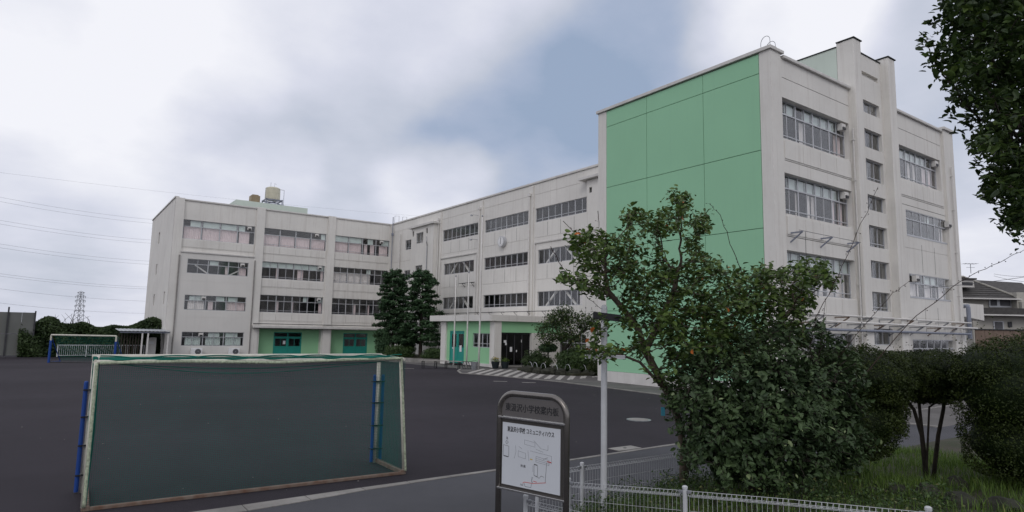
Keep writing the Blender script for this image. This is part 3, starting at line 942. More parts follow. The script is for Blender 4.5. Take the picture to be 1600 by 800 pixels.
def build_porch():
    X, Y = 25.5, 37.5
    F1, F2 = Face('x', X), Face('y', Y)
    part('porch_roof', M['wall'], [(25.1, 31.69, 37.3, 46.4, 3.24, 3.69)], bevel=.015, label='flat white slab roof over the entrance porch')
    # front wall of the porch (faces the yard)
    door, win = (41.75, 43.95, .02, 2.5), (38.0, 40.55, 1.33, 2.36)
    wall(F1, 38.0, 44.35, .2, 3.24, .10, [(41.75, 43.95, .2, 2.5, .12, 0), (win[0] + .1, win[1], win[2], win[3], .12, 0)], M['green_low'], label='pale green porch wall')
    part('porch_base', M['trim'], [(38.0, 41.75, .04, .5, -.02, .2), (43.95, 44.4, .04, .5, -.02, .2)], F1)
    part('pilaster', M['wall'], [(44.35, 45.1, -.05, .6, -.1, 3.24)], F1)
    part('pilaster', M['wall'], [(37.45, 38.05, -.05, .55, -.02, 3.24)], F1)
    window(F1, win[0] + .1, win[1], win[2], win[3], .2, 2, 2, None, .28)
    mb = MB()
    F1.box(mb, 41.75, 41.83, .14, .24, .02, 2.5); F1.box(mb, 43.87, 43.95, .14, .24, .02, 2.5); F1.box(mb, 41.83, 43.87, .14, .24, 2.4, 2.5)
    F1.box(mb, 42.82, 42.88, .145, .235, .02, 2.4)
    do = mb.build('door', M['teal'], SCHOOL)
    for l, r in ((41.83, 42.82), (42.88, 43.87)):
        part('door_leaf', M['teal'], [(l, r, .17, .21, .05, 1.25), (l, l + .12, .17, .21, 1.25, 2.4), (r - .12, r, .17, .21, 1.25, 2.4), (l + .12, r - .12, .17, .21, 2.28, 2.4)], F1, do)
        part('pane', M['glass'], [(l + .12, r - .12, .185, .19, 1.25, 2.28)], F1, do)
    part('notice', M['paper'], [(42.2, 42.5, .15, .165, .92, 1.4), (43.35, 43.6, .15, .165, 1.12, 1.22)], F1)
    # side with the dark glazed entrance
    wall(F2, 26.05, 31.6, 2.45, 3.24, .06, [], M['green_low'], label='pale green band over the entrance doors')
    part('pilaster', M['wall'], [(28.85, 29.1, .0, .4, 0, 2.45)], F2)
    wall(F2, 29.1, 31.6, 0, 2.45, .06, [], M['wall'])
    ent = part('entrance_door', M['metal_dk'], [(26.05, 28.85, .3, .38, 2.33, 2.45), (26.05, 26.12, .3, .38, .14, 2.33), (28.78, 28.85, .3, .38, .14, 2.33),
               (26.74, 26.82, .3, .38, .14, 2.33), (27.42, 27.5, .3, .38, .14, 2.33), (28.1, 28.18, .3, .38, .14, 2.33), (26.05, 28.85, .3, .38, .08, .14)], F2, label='dark glazed entrance doors')
    for l, r in ((26.12, 26.74), (26.82, 27.42), (27.5, 28.1), (28.18, 28.78)):
        part('pane', M['glass_dk'], [(l, r, .33, .336, .14, 2.33)], F2, ent)
    part('notice', M['paper'], [(26.5, 26.72, .285, .297, 1.72, 1.9), (26.62, 26.76, .285, .297, 1.55, 1.72), (27.05, 27.25, .285, .297, 1.08, 1.42), (27.6, 27.68, .285, .297, 1.05, 1.2), (28.05, 28.1, .285, .297, 1.75, 1.95)], F2)
    part('step', M['concrete'], [(25.75, 29, -.5, .38, 0, .09)], F2)
    part('notice', M['paper'], [(25.72, 25.9, -.02, .0, 1.7, 2.35)], F2)
    part('warning_plate', M['yellow'], [(25.7, 25.92, -.02, .0, 1.1, 1.62)], F2)
    part('interior', M['room'], [(25.9, 31.5, 45.0, 45.1, 0, 3.2), (29.6, 29.7, 38.2, 45, 0, 3.2), (25.9, 31.5, 38.2, 45, -.02, .0)])
build_porch()

def build_gable_block():
    # pale green gable: individual panels with recessed black joints
    g = .013
    gw = part('gable_wall', M['joint'], [(24.05, 24.25, 15.2, 24.9, .5, 14.6)], label='pale green gable wall of large panels with black joints')
    ys = (15.35, 18.3, 21.82, 24.75)
    zs = (.55, 3.7, 7.05, 10.42, 13.83, 14.72)
    for i in range(3):
        for j in range(5):
            part('panel', M['green'], [(24.0, 24.10, ys[i] + g, ys[i + 1] - g, zs[j] + g, zs[j + 1] - g)], parent=gw)
    part('plinth', M['trim'], [(23.95, 24.3, 15.3, 24.8, -.05, .55)])
    part('pilaster', M['wall'], [(24.0, 31.6, 24.76, 25.4, -.05, 14.76)])
    part('pilaster', M['wall'], [(24.0, 24.78, 14.8, 15.34, -.05, 14.76)], label='white corner pilaster of the gable block')
    part('coping', M['trim'], [(23.9, 24.4, 14.72, 25.5, 14.76, 14.92)], bevel=.015)
    part('coping', M['trim'], [(24.4, 24.95, 14.72, 15.1, 14.76, 14.9)], bevel=.015)
    # street front
    FDw = Face('y', 14.86)
    ops = []
    jg = .028
    r4, r3, r2, r1 = (11.02, 12.85), (7.72, 9.5), (4.32, 6.15), (1.0, 2.75)
    for r in (r4, r3, r2): ops.append((24.9, 30.62, *r, .30, 0))
    ops.append((25.6, 30.3, 1.0, 2.7, .2, 0))
    ops.append((35.85, 41.1, *r4, .30, 0))
    for r in ((8.0, 9.36), (4.72, 5.95), (1.2, 2.5)): ops.append((36.3, 41.6, *r, .10, 0))
    for z in (13.75,): ops += [(24.95, 30.7, z - jg / 2, z + jg / 2, .03, 2), (35.7, 41.3, z - jg / 2, z + jg / 2, .03, 2)]
    for z in (10.05, 6.75): ops.append((24.95, 30.7, z - jg / 2, z + jg / 2, .03, 2))
    ops += [(35.7, 41.3, 10.02, 10.05, .03, 2), (35.7, 41.6, 9.6, 9.63, .03, 2), (36, 41.6, 7.3, 7.32, .02, 1), (36, 41.6, 3.6, 3.62, .02, 1)]
    wall(FDw, 24.78, 30.8, -.05, 14.6, 0, [o for o in ops if o[1] < 30.8], M['wall'], label='white end front with big classroom windows')
    wall(FDw, 35.0, 42.6, -.05, 14.6, 0, [o for o in ops if o[0] > 31], M['wall'])
    part('coping', M['trim'], [(24.95, 30.74, -.13, .3, 14.6, 14.74)], FDw, bevel=.02)
    part('coping', M['trim'], [(35.1, 41.4, -.13, .3, 14.6, 14.74)], FDw, bevel=.02)
    part('coping', M['trim'], [(41.32, 42.85, -.26, .3, 14.74, 14.9)], FDw, bevel=.02)
    part('pilaster', M['wall'], [(41.42, 42.75, -.15, .4, -.05, 14.74)], FDw, bevel=.02)
    b8 = [(k / 8 + .005, (k + 1) / 8 - .005) for k in range(8)]
    window(FDw, 24.9, 30.62, *r4, .27, 4, 2, .33, .14, [(.36, .44, .03, .66, 'curtain_pale'), (.88, .985, .03, .66, 'curtain')], [b8[1], b8[3], b8[4], b8[5], b8[6]], box=.925)
    window(FDw, 24.9, 30.62, *r3, .27, 4, 2, .33, .14, [(.25, .29, .03, .66, 'curtain_pale'), (.42, .48, .03, .66, 'curtain_pale'), (.5, .55, .03, .66, 'curtain_pale'), (.80, .85, .03, .66, 'curtain'), (.9, .98, .03, .66, 'curtain')], b8[1:7], box=.925)
    window(FDw, 24.9, 30.62, *r2, .27, 4, 2, .36, .14, [(.05, .2, .03, .64, 'curtain_pale'), (.3, .42, .03, .64, 'curtain_pale'), (.5, .62, .03, .64, 'curtain_pale'), (.7, .97, .03, .64, 'curtain_pale')], b8)
    window(FDw, 25.6, 30.3, 1.0, 2.7, .16, 3, 2, .33, None, [(.1, .4, .03, .66, 'curtain_pale')])
    window(FDw, 35.85, 41.1, *r4, .27, 4, 2, .33, .14, [(.36, .44, .03, .66, 'curtain_pale'), (.5, .56, .03, .66, 'curtain_pale'), (.72, .82, .03, .66, 'curtain'), (.86, .98, .03, .66, 'curtain')], b8[1:6], box=.93)
    window(FDw, 36.3, 41.6, 8.0, 9.36, .05, 3, 2, .36, None, [(.86, .97, .05, .6, 'curtain_pale')], [(.5, .6)], box=.97)
    window(FDw, 36.3, 41.6, 4.72, 5.95, .05, 3, 2, .40, None, [(.05, .3, .05, .6, 'curtain_pale'), (.4, .6, .05, .6, 'curtain_pale'), (.7, .95, .05, .6, 'curtain_pale')], [(.34, .66)], box=.1)
    window(FDw, 36.3, 41.6, 1.2, 2.5, .05, 3, 2, .36, None, [(.3, .5, .05, .6, 'curtain_pale')])
    for z in (10.13, 6.83, 3.5): apron(FDw, 24.95, 30.7, z, z + .78, 0, 4)
    apron(FDw, 35.8, 41.2, 10.13, 10.9, 0, 4)
    for x in (38.0, 39.6):
        for z in (6.1, 2.75): part('seam', M['joint'], [(x - .011, x + .011, -.004, .008, z, z + 1.5)], FDw)
    # stair tower: two deep pilasters and a recessed wall with landing windows
    for a0, a1 in ((30.74, 31.46), (34.34, 35.1)):
        part('pilaster', M['wall'], [(a0, a1, -.35, .5, -.05, 17.15)], FDw, bevel=.03)
    part('coping', M['joint'], [(30.69, 31.51, -.40, .5, 17.15, 17.2), (34.29, 35.15, -.40, .5, 17.15, 17.2), (31.51, 34.29, .0, .5, 16.9, 16.95)], FDw)
    FS = Face('y', 14.9)
    st = [(32.0, 34.0, 13.85, 14.5), (32.0, 34.1, 12.05, 13.0), (32.0, 34.1, 10.35, 11.45), (32.05, 34.15, 8.85, 9.62), (32.05, 34.15, 7.0, 8.08), (32.05, 34.2, 5.45, 6.32), (32.05, 34.15, 3.85, 4.78), (32.05, 34.2, 2.2, 3.0)]
    sops = [(*b, .22, 0) for b in st] + [(32.0, 34.0, 15.75, 16.0, .15, 1)]
    wall(FS, 31.46, 34.34, -.05, 16.9, 0, sops, M['wall'], label='recessed stair tower wall with small landing windows')
    for k, b in enumerate(st):
        window(FS, *b, .18, 1, 3, None, .2 if k in (2, 4, 6) else None)
    # penthouse of the stair tower
    part('penthouse', M['mint'], [(30.76, 30.9, 15.37, 23.0, 14.2, 16.95)], label='mint green penthouse side wall')
    part('coping', M['joint'], [(30.72, 30.95, 15.37, 23.0, 16.95, 17.0)])
    part('penthouse', M['wall'], [(30.9, 35.1, 15.6, 23.0, 14.2, 16.9)])
    # side / rear / roof / rooms
    part('roof', M['apron'], [(24.3, 42.6, 15.1, 25.3, 14.0, 14.2)])
    part('rear_wall', M['wall'], [(42.6, 42.75, 15.2, 25.4, -.05, 14.72)])
    part('rear_wall', M['wall'], [(31.7, 42.6, 25.2, 25.39, -.05, 14.7)])
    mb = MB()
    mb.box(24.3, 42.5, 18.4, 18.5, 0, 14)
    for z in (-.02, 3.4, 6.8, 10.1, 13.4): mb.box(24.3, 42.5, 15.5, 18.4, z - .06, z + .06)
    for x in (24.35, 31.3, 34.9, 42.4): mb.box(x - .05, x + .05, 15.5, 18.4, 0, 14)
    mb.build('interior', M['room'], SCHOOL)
    # rain pipes
    for x, y in ((30.68, 14.7), (42.05, 14.62)):
        mb = MB(); mb.tube([(x, y, 0), (x, y, 12.6)], .04, 8)
        for z in (2.5, 5, 7.5, 10, 12): mb.box(x - .06, x + .06, y - .05, y + .09, z, z + .04)
        mb.build('downpipe', M['pipe_white'], SCHOOL)
    # service pipes on brackets above the ground floor
    for (y, z, r, m, x0, x1) in ((14.45, 3.50, .035, 'pipe_white', 25, 43), (14.25, 3.20, .045, 'pipe_white', 25, 43.2), (14.4, 2.86, .06, 'pipe_grey', 25, 42.6)):
        mb = MB(); mb.tube([(x0, y, z), (x1, y, z)], r, 8); mb.build('service_pipe', M[m], SCHOOL)
    for k in range(17):
        x = 25.4 + k * 1.06
        mb = MB()
        zt = 3.42 if k % 2 else 3.12
        mb.bar((x, 14.2, zt), (x, 14.94, zt), .05, .05); mb.bar((x, 14.22, zt), (x, 14.94, zt - .45), .05, .05); mb.bar((x, 14.9, zt), (x, 14.9, zt - .5), .05, .05)
        mb.build('bracket', M['metal'] if k % 3 else M['brown_fence'], SCHOOL)
    for x in (25.2, 27.6, 29.95):
        mb = MB()
        mb.bar((x, 14.3, 6.9), (x, 14.94, 6.9), .06, .06); mb.bar((x, 14.32, 6.9), (x, 14.94, 6.45), .05, .05)
        mb.build('bracket', M['pipe_grey'], SCHOOL)
    mb = MB(); mb.tube([(25.0, 14.35, 6.95), (30.2, 14.35, 6.93)], .012, 5); mb.build('cable', M['wire'], SCHOOL)
    for x in (25.5, 30.1):
        mb = MB(); mb.tube([(x, 14.36, 6.93), (x + .03, 14.4, 3.4)], .010, 5); mb.build('cable', M['wire'], SCHOOL)
build_gable_block()

# roof furniture
def build_roof_things():
    # tanks on the left wing
    e = empty('water_tank', (16.9, 72.2, 15.9), 'brown square water tank on the roof of the left wing', 'tank')
    mb = MB(); mb.box(16.45, 17.4, 71.7, 72.7, 15.85, 16.75); mb.build('tank_body', M['tank_br'], e, bevel=.06)
    mb = MB(); mb.box(16.6, 17.25, 71.85, 72.55, 16.75, 16.86); mb.build('lid', M['tank_br'], e, bevel=.03)
    e = empty('water_tower', (18.8, 72.2, 15.9), 'cream round water tank on a steel stand on the roof', 'tank')
    mb = MB()
    mb.lathe((18.8, 72.2, 16.55), [(.78, 0), (.80, .1), (.80, .62), (.78, .66), (.80, .7), (.78, 1.3), (.55, 1.42), (.2, 1.46)], 20)
    mb.build('tank_body', M['tank'], e, smooth=False)
    mb = MB()
    for sx in (-1, 1):
        for sy in (-1, 1):
            mb.bar((18.8 + sx * .85, 72.2 + sy * .85, 15.9), (18.8 + sx * .85, 72.2 + sy * .85, 16.55), .1, .1)
        mb.bar((18.8 + sx * .85, 71.35, 16.45), (18.8 + sx * .85, 73.05, 16.45), .1, .12); mb.bar((17.95, 72.2 + sx * .85, 16.45), (19.65, 72.2 + sx * .85, 16.45), .1, .12)
        mb.bar((18.8 - sx * .8, 71.35, 15.95), (18.8 + sx * .8, 71.35, 16.45), .06, .06)
    mb.box(17.8, 19.8, 71.2, 73.2, 15.9, 15.98)
    mb.build('stand', M['pipe_grey'], e)
    mb = MB()
    for sx in (-1, 1):
        mb.tube([(18.8 + sx * .98, 71.3, 15.95), (18.8 + sx * .98, 71.3, 17.65), (18.8 + sx * .7, 71.7, 17.75)], .025, 6)
    mb.tube([(18.5, 72.0, 17.9), (18.5, 72.0, 18.5)], .02, 5); mb.tube([(18.9, 72.0, 17.9), (18.9, 72.0, 18.45), (19.1, 72, 18.3)], .02, 5)
    mb.build('railing', M['metal'], e)
    # ladder hoops at the inner corner and on the near roof
    for nm, (x, y, z), h, lab in (('c', (31.9, 68.2, 14.86), .9, 'twin grey ladder hoops at the inner roof corner'),):
        e = empty('roof_ladder', (x, y, z), lab, 'ladder')
        for dx in (0, 1.0):
            mb = MB(); mb.tube([(x - .2 + dx, y - .2, z - .2), (x - .2 + dx, y - .2, z + h), (x + .35 + dx, y - .2, z + h + .06), (x + .35 + dx, y - .2, z - .2)], .025, 6); mb.build('hoop', M['metal'], e)
    e = empty('roof_ladder', (25.3, 15.6, 14.7), 'curved grey ladder hoops beside the near roof corner', 'ladder')
    for dx in (0, .42):
        pts = [(25.15 + dx, 15.5, 14.2)]
        for k in range(9):
            a = math.pi * k / 8
            pts.append((25.15 + dx + .02 * k, 15.5 + .28 - .28 * math.cos(a), 15.75 - dx * .3 + .3 * math.sin(a)))
        pts.append((25.35 + dx, 16.06, 14.9))
        mb = MB(); mb.tube(pts, .014, 6); mb.build('hoop', M['metal'], e)
    mb = MB()
    for z in (14.95, 15.2, 15.45): mb.tube([(25.15, 15.5, z), (25.57, 15.5, z)], .011, 5)
    mb.build('rung', M['metal'], e)
    e = empty('roof_duct', (25.9, 15.9, 14.2), 'cream ventilation duct on the near roof corner', 'duct')
    mb = MB(); mb.box(25.2, 26.3, 15.9, 17.2, 14.2, 15.15); mb.build('duct_body', M['tank'], e, bevel=.05)
    mb = MB(); mb.tube([(26.5, 15.8, 14.2), (26.5, 15.8, 15.0), (26.42, 15.8, 15.08), (26.2, 15.8, 15.1)], .07, 8); mb.build('elbow_pipe', M['metal'], e)
    # clock on the main wing
    e = empty('wall_clock', (31.6, 45.5, 10.35), 'round white wall clock between the main wing windows', 'clock')
    def disc(mb, x0, x1, r, mi=0, n=28, cy=45.5, cz=10.35):
        a = [(x0, cy + r * math.cos(2 * math.pi * k / n), cz + r * math.sin(2 * math.pi * k / n)) for k in range(n)]
        b = [(x1, p[1], p[2]) for p in a]
        mb.poly(a[::-1]); mb.poly(b)
        for k in range(n): mb.poly([a[k], a[(k + 1) % n], b[(k + 1) % n], b[k]])
    mb = MB(); disc(mb, 31.36, 31.69, .47); mb.build('rim', M['alu'], e)
    mb = MB(); disc(mb, 31.345, 31.358, .42); mb.build('dial', M['paper'], e)
    for nm, dy, dz, w in (('hour_hand', .02, -.22, .05), ('minute_hand', -.03, .34, .035)):
        mb = MB(); mb.bar((31.33, 45.5, 10.35), (31.33, 45.5 + dy, 10.35 + dz), w, .008, up=(0, 1, 0)); mb.build(nm, M['ink'], e)
    mb = MB()
    for k in range(12):
        a = math.pi * k / 6
        c, s = math.cos(a), math.sin(a)
        mb.bar((31.342, 45.5 + .33 * s, 10.35 + .33 * c), (31.342, 45.5 + .39 * s, 10.35 + .39 * c), .03, .004, up=(0, c, -s))
    mb.build('hour_marks', M['ink'], e)
build_roof_things()

# ------------------------------------------------------------------ air conditioners
def build_ac():
    labs = ['white air conditioner outdoor unit under the left end of the ground floor window', 'white air conditioner outdoor unit under the right end of the ground floor window']
    e = empty('air_conditioner', (0, 0, 0), labs[0], 'air conditioner', 'outdoor units by the left wing')
    mb = MB(); mb.box(-.5, .5, -.18, .18, .08, .78); mb.build('casing', M['paper'], e, bevel=.02)
    mb = MB()
    n = 20
    for r0, r1, y in ((.27, .24, -.20), (.17, .14, -.205), (.07, .0, -.205)):
        for k in range(n):
            a, b = 2 * math.pi * k / n, 2 * math.pi * (k + 1) / n
            mb.poly([(.12 + r0 * math.cos(a), y, .43 + r0 * math.sin(a)), (.12 + r0 * math.cos(b), y, .43 + r0 * math.sin(b)), (.12 + r1 * math.cos(b), y, .43 + r1 * math.sin(b)), (.12 + r1 * math.cos(a), y, .43 + r1 * math.sin(a))])
    for k in range(n):
        a, b = 2 * math.pi * k / n, 2 * math.pi * (k + 1) / n
        mb.poly([(.12, -.19, .43), (.12 + .27 * math.cos(a), -.19, .43 + .27 * math.sin(a)), (.12 + .27 * math.cos(b), -.19, .43 + .27 * math.sin(b))], 1)
    mb.build('fan_grille', [M['metal'], M['metal_dk']], e, fix=False)
    mb = MB(); mb.box(-.42, -.3, -.2, .2, 0, .08); mb.box(.3, .42, -.2, .2, 0, .08); mb.build('foot', M['concrete'], e)
    e2 = copy_tree(e)
    e2['label'] = labs[1]
    e.location = (11.55, 67.95, -.38); e2.location = (14.95, 67.95, -.38)
build_ac()

# ------------------------------------------------------------------ soccer goals
def build_goal():
    x0, x1, yb, yf, H = .61, 5.21, 10.48, 11.66, 2.0
    before = set(bpy.data.objects)
    e = empty('soccer_goal', (2.9, 11.1, 0), 'large soccer goal with green net and rusty base in the foreground', 'soccer goal')
    # mouth frame: two posts and a crossbar
    for x in (x0 - .035, x1 - .03):
        mb = MB(); mb.tube([(x, yf, 0), (x, yf, H - .03)], .038, 12); mb.build('post', M['cream'], e, smooth=True)
    mb = MB(); mb.tube([(x0 - .08, yf, H), (x1 + .02, yf, H)], .038, 12); mb.build('crossbar', M['cream'], e, smooth=True)
    for sx, x in ((-1, x0), (1, x1)):
        mb = MB(); mb.tube([(x - .04 if sx < 0 else x + .03, yb, 0.05), (x - .04 if sx < 0 else x - .11, yb, H - .02)], .03, 10); mb.build('back_post', M['cream'], e, smooth=True)
        mb = MB(); mb.tube([(x, yf, H - .01), (x - .05, yb, H - .02)], .03, 8); mb.build('top_rail', M['cream'], e)
        mb = MB(); mb.bar((x, yf, .035), (x, yb - .04, .035), .07, .07); mb.build('side_base', M['rust'], e, bevel=.008)
        # blue foam pads strapped round the front post
        x = x - .035 if sx < 0 else x - .03
        for k, dx in enumerate((-.085, .085) if sx > 0 else (-.085,)):
            mb = MB()
            px_, py_ = x + dx, yf - .03
            mb.lathe((px_, py_, .02), [(.030, 0), (.030, 1.6), (.02, 1.62)], 12)
            pad = mb.build('post_pad', M['blue'], e, smooth=False)
        for z in (.25, .68, 1.1, 1.5):
            mb = MB(); mb.box(x - .115, x + (.115 if sx > 0 else .06), yf - .075, yf + .06, z, z + .02); mb.build('strap', M['ink'], e)
    mb = MB(); mb.bar((x0 - .06, yb, .025), (x1 + .06, yb, .025), .06, .05); mb.build('back_base', M['rust'], e, bevel=.008)
    mb = MB(); mb.tube([(x0 - .04, yb, H - .02), (x1 - .06, yb, H - .02)], .03, 10); mb.build('back_rail', M['cream'], e)
    # the gathered pale edge ropes of the net
    def rope(pts, r, nm='edge_rope'):
        mb = MB(); out = []
        P = [Vector(p) for p in pts]
        for i in range(len(P) - 1):
            L = (P[i + 1] - P[i]).length; n = max(2, int(L / .045))
            for k in range(n): out.append(P[i].lerp(P[i + 1], k / n))
        out.append(P[-1])
        rr = [r * (1.0 + .10 * math.sin(k * 2.1)) for k in range(len(out))]
        mb.tube(out, rr, 7); return mb.build(nm, M['rope'], e, smooth=True)
    rope([(x0 - .03, yb - .05, .06), (x0 - .03, yb - .045, 1.0), (x0 - .035, yb - .05, H - .03)], .021)
    rope([(x1 + .04, yb - .05, .06), (x1 - .03, yb - .04, 1.0), (x1 - .12, yb - .05, H + .0)], .019)
    rope([(x0, yb - .05, H - .03), (1.6, yb - .04, H - .02), (3.0, yb - .05, H - .05), (4.2, yb - .04, H - .015), (x1 - .1, yb - .05, H)], .024)
    for ph in (0, 2.4):
        mb = MB(); pts = []
        for k in range(80):
            t = k / 79
            pts.append((x0 + (x1 - .1 - x0) * t, yb - .02 + .06 * math.sin(t * 19 + ph), H + .035 + .03 * math.cos(t * 19 + ph)))
        mb.tube(pts, .009, 5); mb.build('lacing', M['net'], e)
    mb = MB(); pts = [(x0 + .02 + .012 * math.sin(k * 1.3), yf - .1 - k * .03, H - .02 + .02 * math.sin(k)) for k in range(30)]
    for k in range(5): mb.tube([(x0 - .045 + .008 * math.sin(q + k), yb + .10 + k * .13 + .012 * math.sin(q * 2 + k), H + .03 - q * .11) for q in range(int(18 - 2.5 * k))], [.024 * (1 - .045 * q) for q in range(int(18 - 2.5 * k))], 5)
    mb.build('net_gather', M['net'], e)
    for za, sag in ((H - .02, .16), (H - .03, .09)):
        mb = MB(); mb.tube([(x0 + (x1 - .1 - x0) * t, yb - .01, za - sag * 4 * t * (1 - t) * (1 + .25 * math.sin(t * 5))) for t in np.linspace(0, 1, 30)], .005, 4); mb.build('sag_cord', M['net'], e)
    # fine net, real strands
    pitch, w = .026, .0029
    V, Q = [], []
    def strip(P, n):
        P = np.array(P); d = np.gradient(P, axis=0); d /= np.linalg.norm(d, axis=1)[:, None]
        s = np.cross(d, n); s /= np.linalg.norm(s, axis=1)[:, None]; t = np.cross(s, d)
        b = sum(len(v) for v in V)
        V.append(np.concatenate([P + s * w / 2, P + t * w / 2, P - s * w / 2, P - t * w / 2]))
        m = len(P)
        for k in range(4):
            k2 = (k + 1) % 4
            for i in range(m - 1): Q.append((b + k * m + i, b + k2 * m + i, b + k2 * m + i + 1, b + k * m + i + 1))
    def sheet(o, u, v, lu, lv, n, bulge):
        o, u, v, n = map(np.array, (o, u, v, n))
        f = lambda a, b: o + u * a + v * b + n * bulge * math.sin(math.pi * a / lu) * math.sin(math.pi * b / lv)
        for k in range(int(lu / pitch)): strip([f(k * pitch, b) for b in np.linspace(0, lv, 7)], n)
        for k in range(int(lv / pitch)): strip([f(a, k * pitch) for a in np.linspace(0, lu, 13)], n)
    sheet((x0, yb, .06), (1., 0, 0), (0, 0, 1.), x1 - .06 - x0, H - .1, (0, -1., 0), -.06)
    sheet((x0, yb, .06), (0, 1., 0), (0, 0, 1.), yf - yb, H - .1, (1., 0, 0), .03)
    sheet((x1 - .02, yb, .06), (0, 1., 0), (0, 0, 1.), yf - yb, H - .1, (1., 0, 0), -.03)
    sheet((x0, yb, H), (1., 0, 0), (0, 1., 0), x1 - x0 - .04, yf - yb, (0, 0, 1.), -.05)
    fast_mesh('net', np.concatenate(V), np.array(Q), M['net'], e, kind='stuff')
    e.rotation_euler.z = math.radians(-1.8)

    # far goal
    p = np.array([0.04, 52.0]); q = np.array([4.25, 49.0])
    p = ground_at(76, 565, -.27)[:2]; r = Rn[:2, 0]; r = r / np.linalg.norm(r)
    q = p + r * 4.75
    f = np.array([-r[1], r[0]])
    e = empty('soccer_goal', (*((p + q) / 2), gz(*p)), 'small distant white soccer goal with blue padded posts', 'soccer goal')
    z = gz(*p)
    for c in (p, q):
        mb = MB(); mb.tube([(*c, z), (*c, z + 1.98)], .06, 10); mb.build('post', M['cream'], e)
        mb = MB(); mb.lathe((*c, z), [(.08, 0), (.08, 1.55), (.06, 1.6)], 10); mb.build('post_pad', M['blue'], e)
        mb = MB(); mb.tube([(*c, z + .05), (*(c + f * 1.2), z + .05)], .04, 6); mb.tube([(*c, z + 1.9), (*(c + f * 1.2), z + .05)], .03, 6); mb.build('side_stay', M['blue'], e)
    mb = MB(); mb.tube([(*p, z + 2.0), (*q, z + 2.0)], .06, 10); mb.build('crossbar', M['cream'], e)
    mb = MB(); mb.tube([(*(p + f * .1), z + .05), (*(q + f * .1), z + .05)], .04, 6); mb.build('back_base', M['metal_dk'], e)
    mb = MB()
    for k in range(1, 40):
        c = p + (q - p) * k / 40
        mb.tube([(*(c + f * .35), z + 1.9), (*(c + f * 1.2), z + .05)], .008, 3)
    for k in range(16):
        t = k / 16
        a, b = p + f * (.35 + .85 * t), q + f * (.35 + .85 * t)
        mb.tube([(*a, z + 1.9 - 1.85 * t), (*b, z + 1.9 - 1.85 * t)], .008, 3)
    mb.build('net', M['net'], e)['kind'] = 'stuff'
build_goal()

# ------------------------------------------------------------------ guide sign
def text_mesh(name, body, size, m, parent, origin, ux, uz, nrm, width=None, extrude=.001, bold=0.0):
    cu = bpy.data.curves.new(name, 'FONT')
    cu.body = body; cu.size = size; cu.extrude = extrude; cu.offset = bold
    cu.align_x = 'CENTER'; cu.align_y = 'CENTER'
    to = bpy.data.objects.new(name, cu)
    col.objects.link(to)
    bpy.context.view_layer.update()
    dg = bpy.context.evaluated_depsgraph_get()
    me = bpy.data.meshes.new_from_object(to.evaluated_get(dg))
    bpy.data.objects.remove(to); bpy.data.curves.remove(cu)
    n = len(me.vertices)
    co = np.empty(n * 3); me.vertices.foreach_get('co', co); co = co.reshape(-1, 3)
    if n and width:
        w = co[:, 0].max() - co[:, 0].min()
        co[:, 0] *= width / w
    P = np.array(origin) + co[:, :1] * np.array(ux) + co[:, 1:2] * np.array(uz) + co[:, 2:3] * np.array(nrm)
    P = P - np.array(worigin(parent))
    me.vertices.foreach_set('co', P.ravel())
    me.materials.clear(); me.materials.append(m)
    me.update()
    o = bpy.data.objects.new(name, me); col.objects.link(o); o.parent = parent
    return o

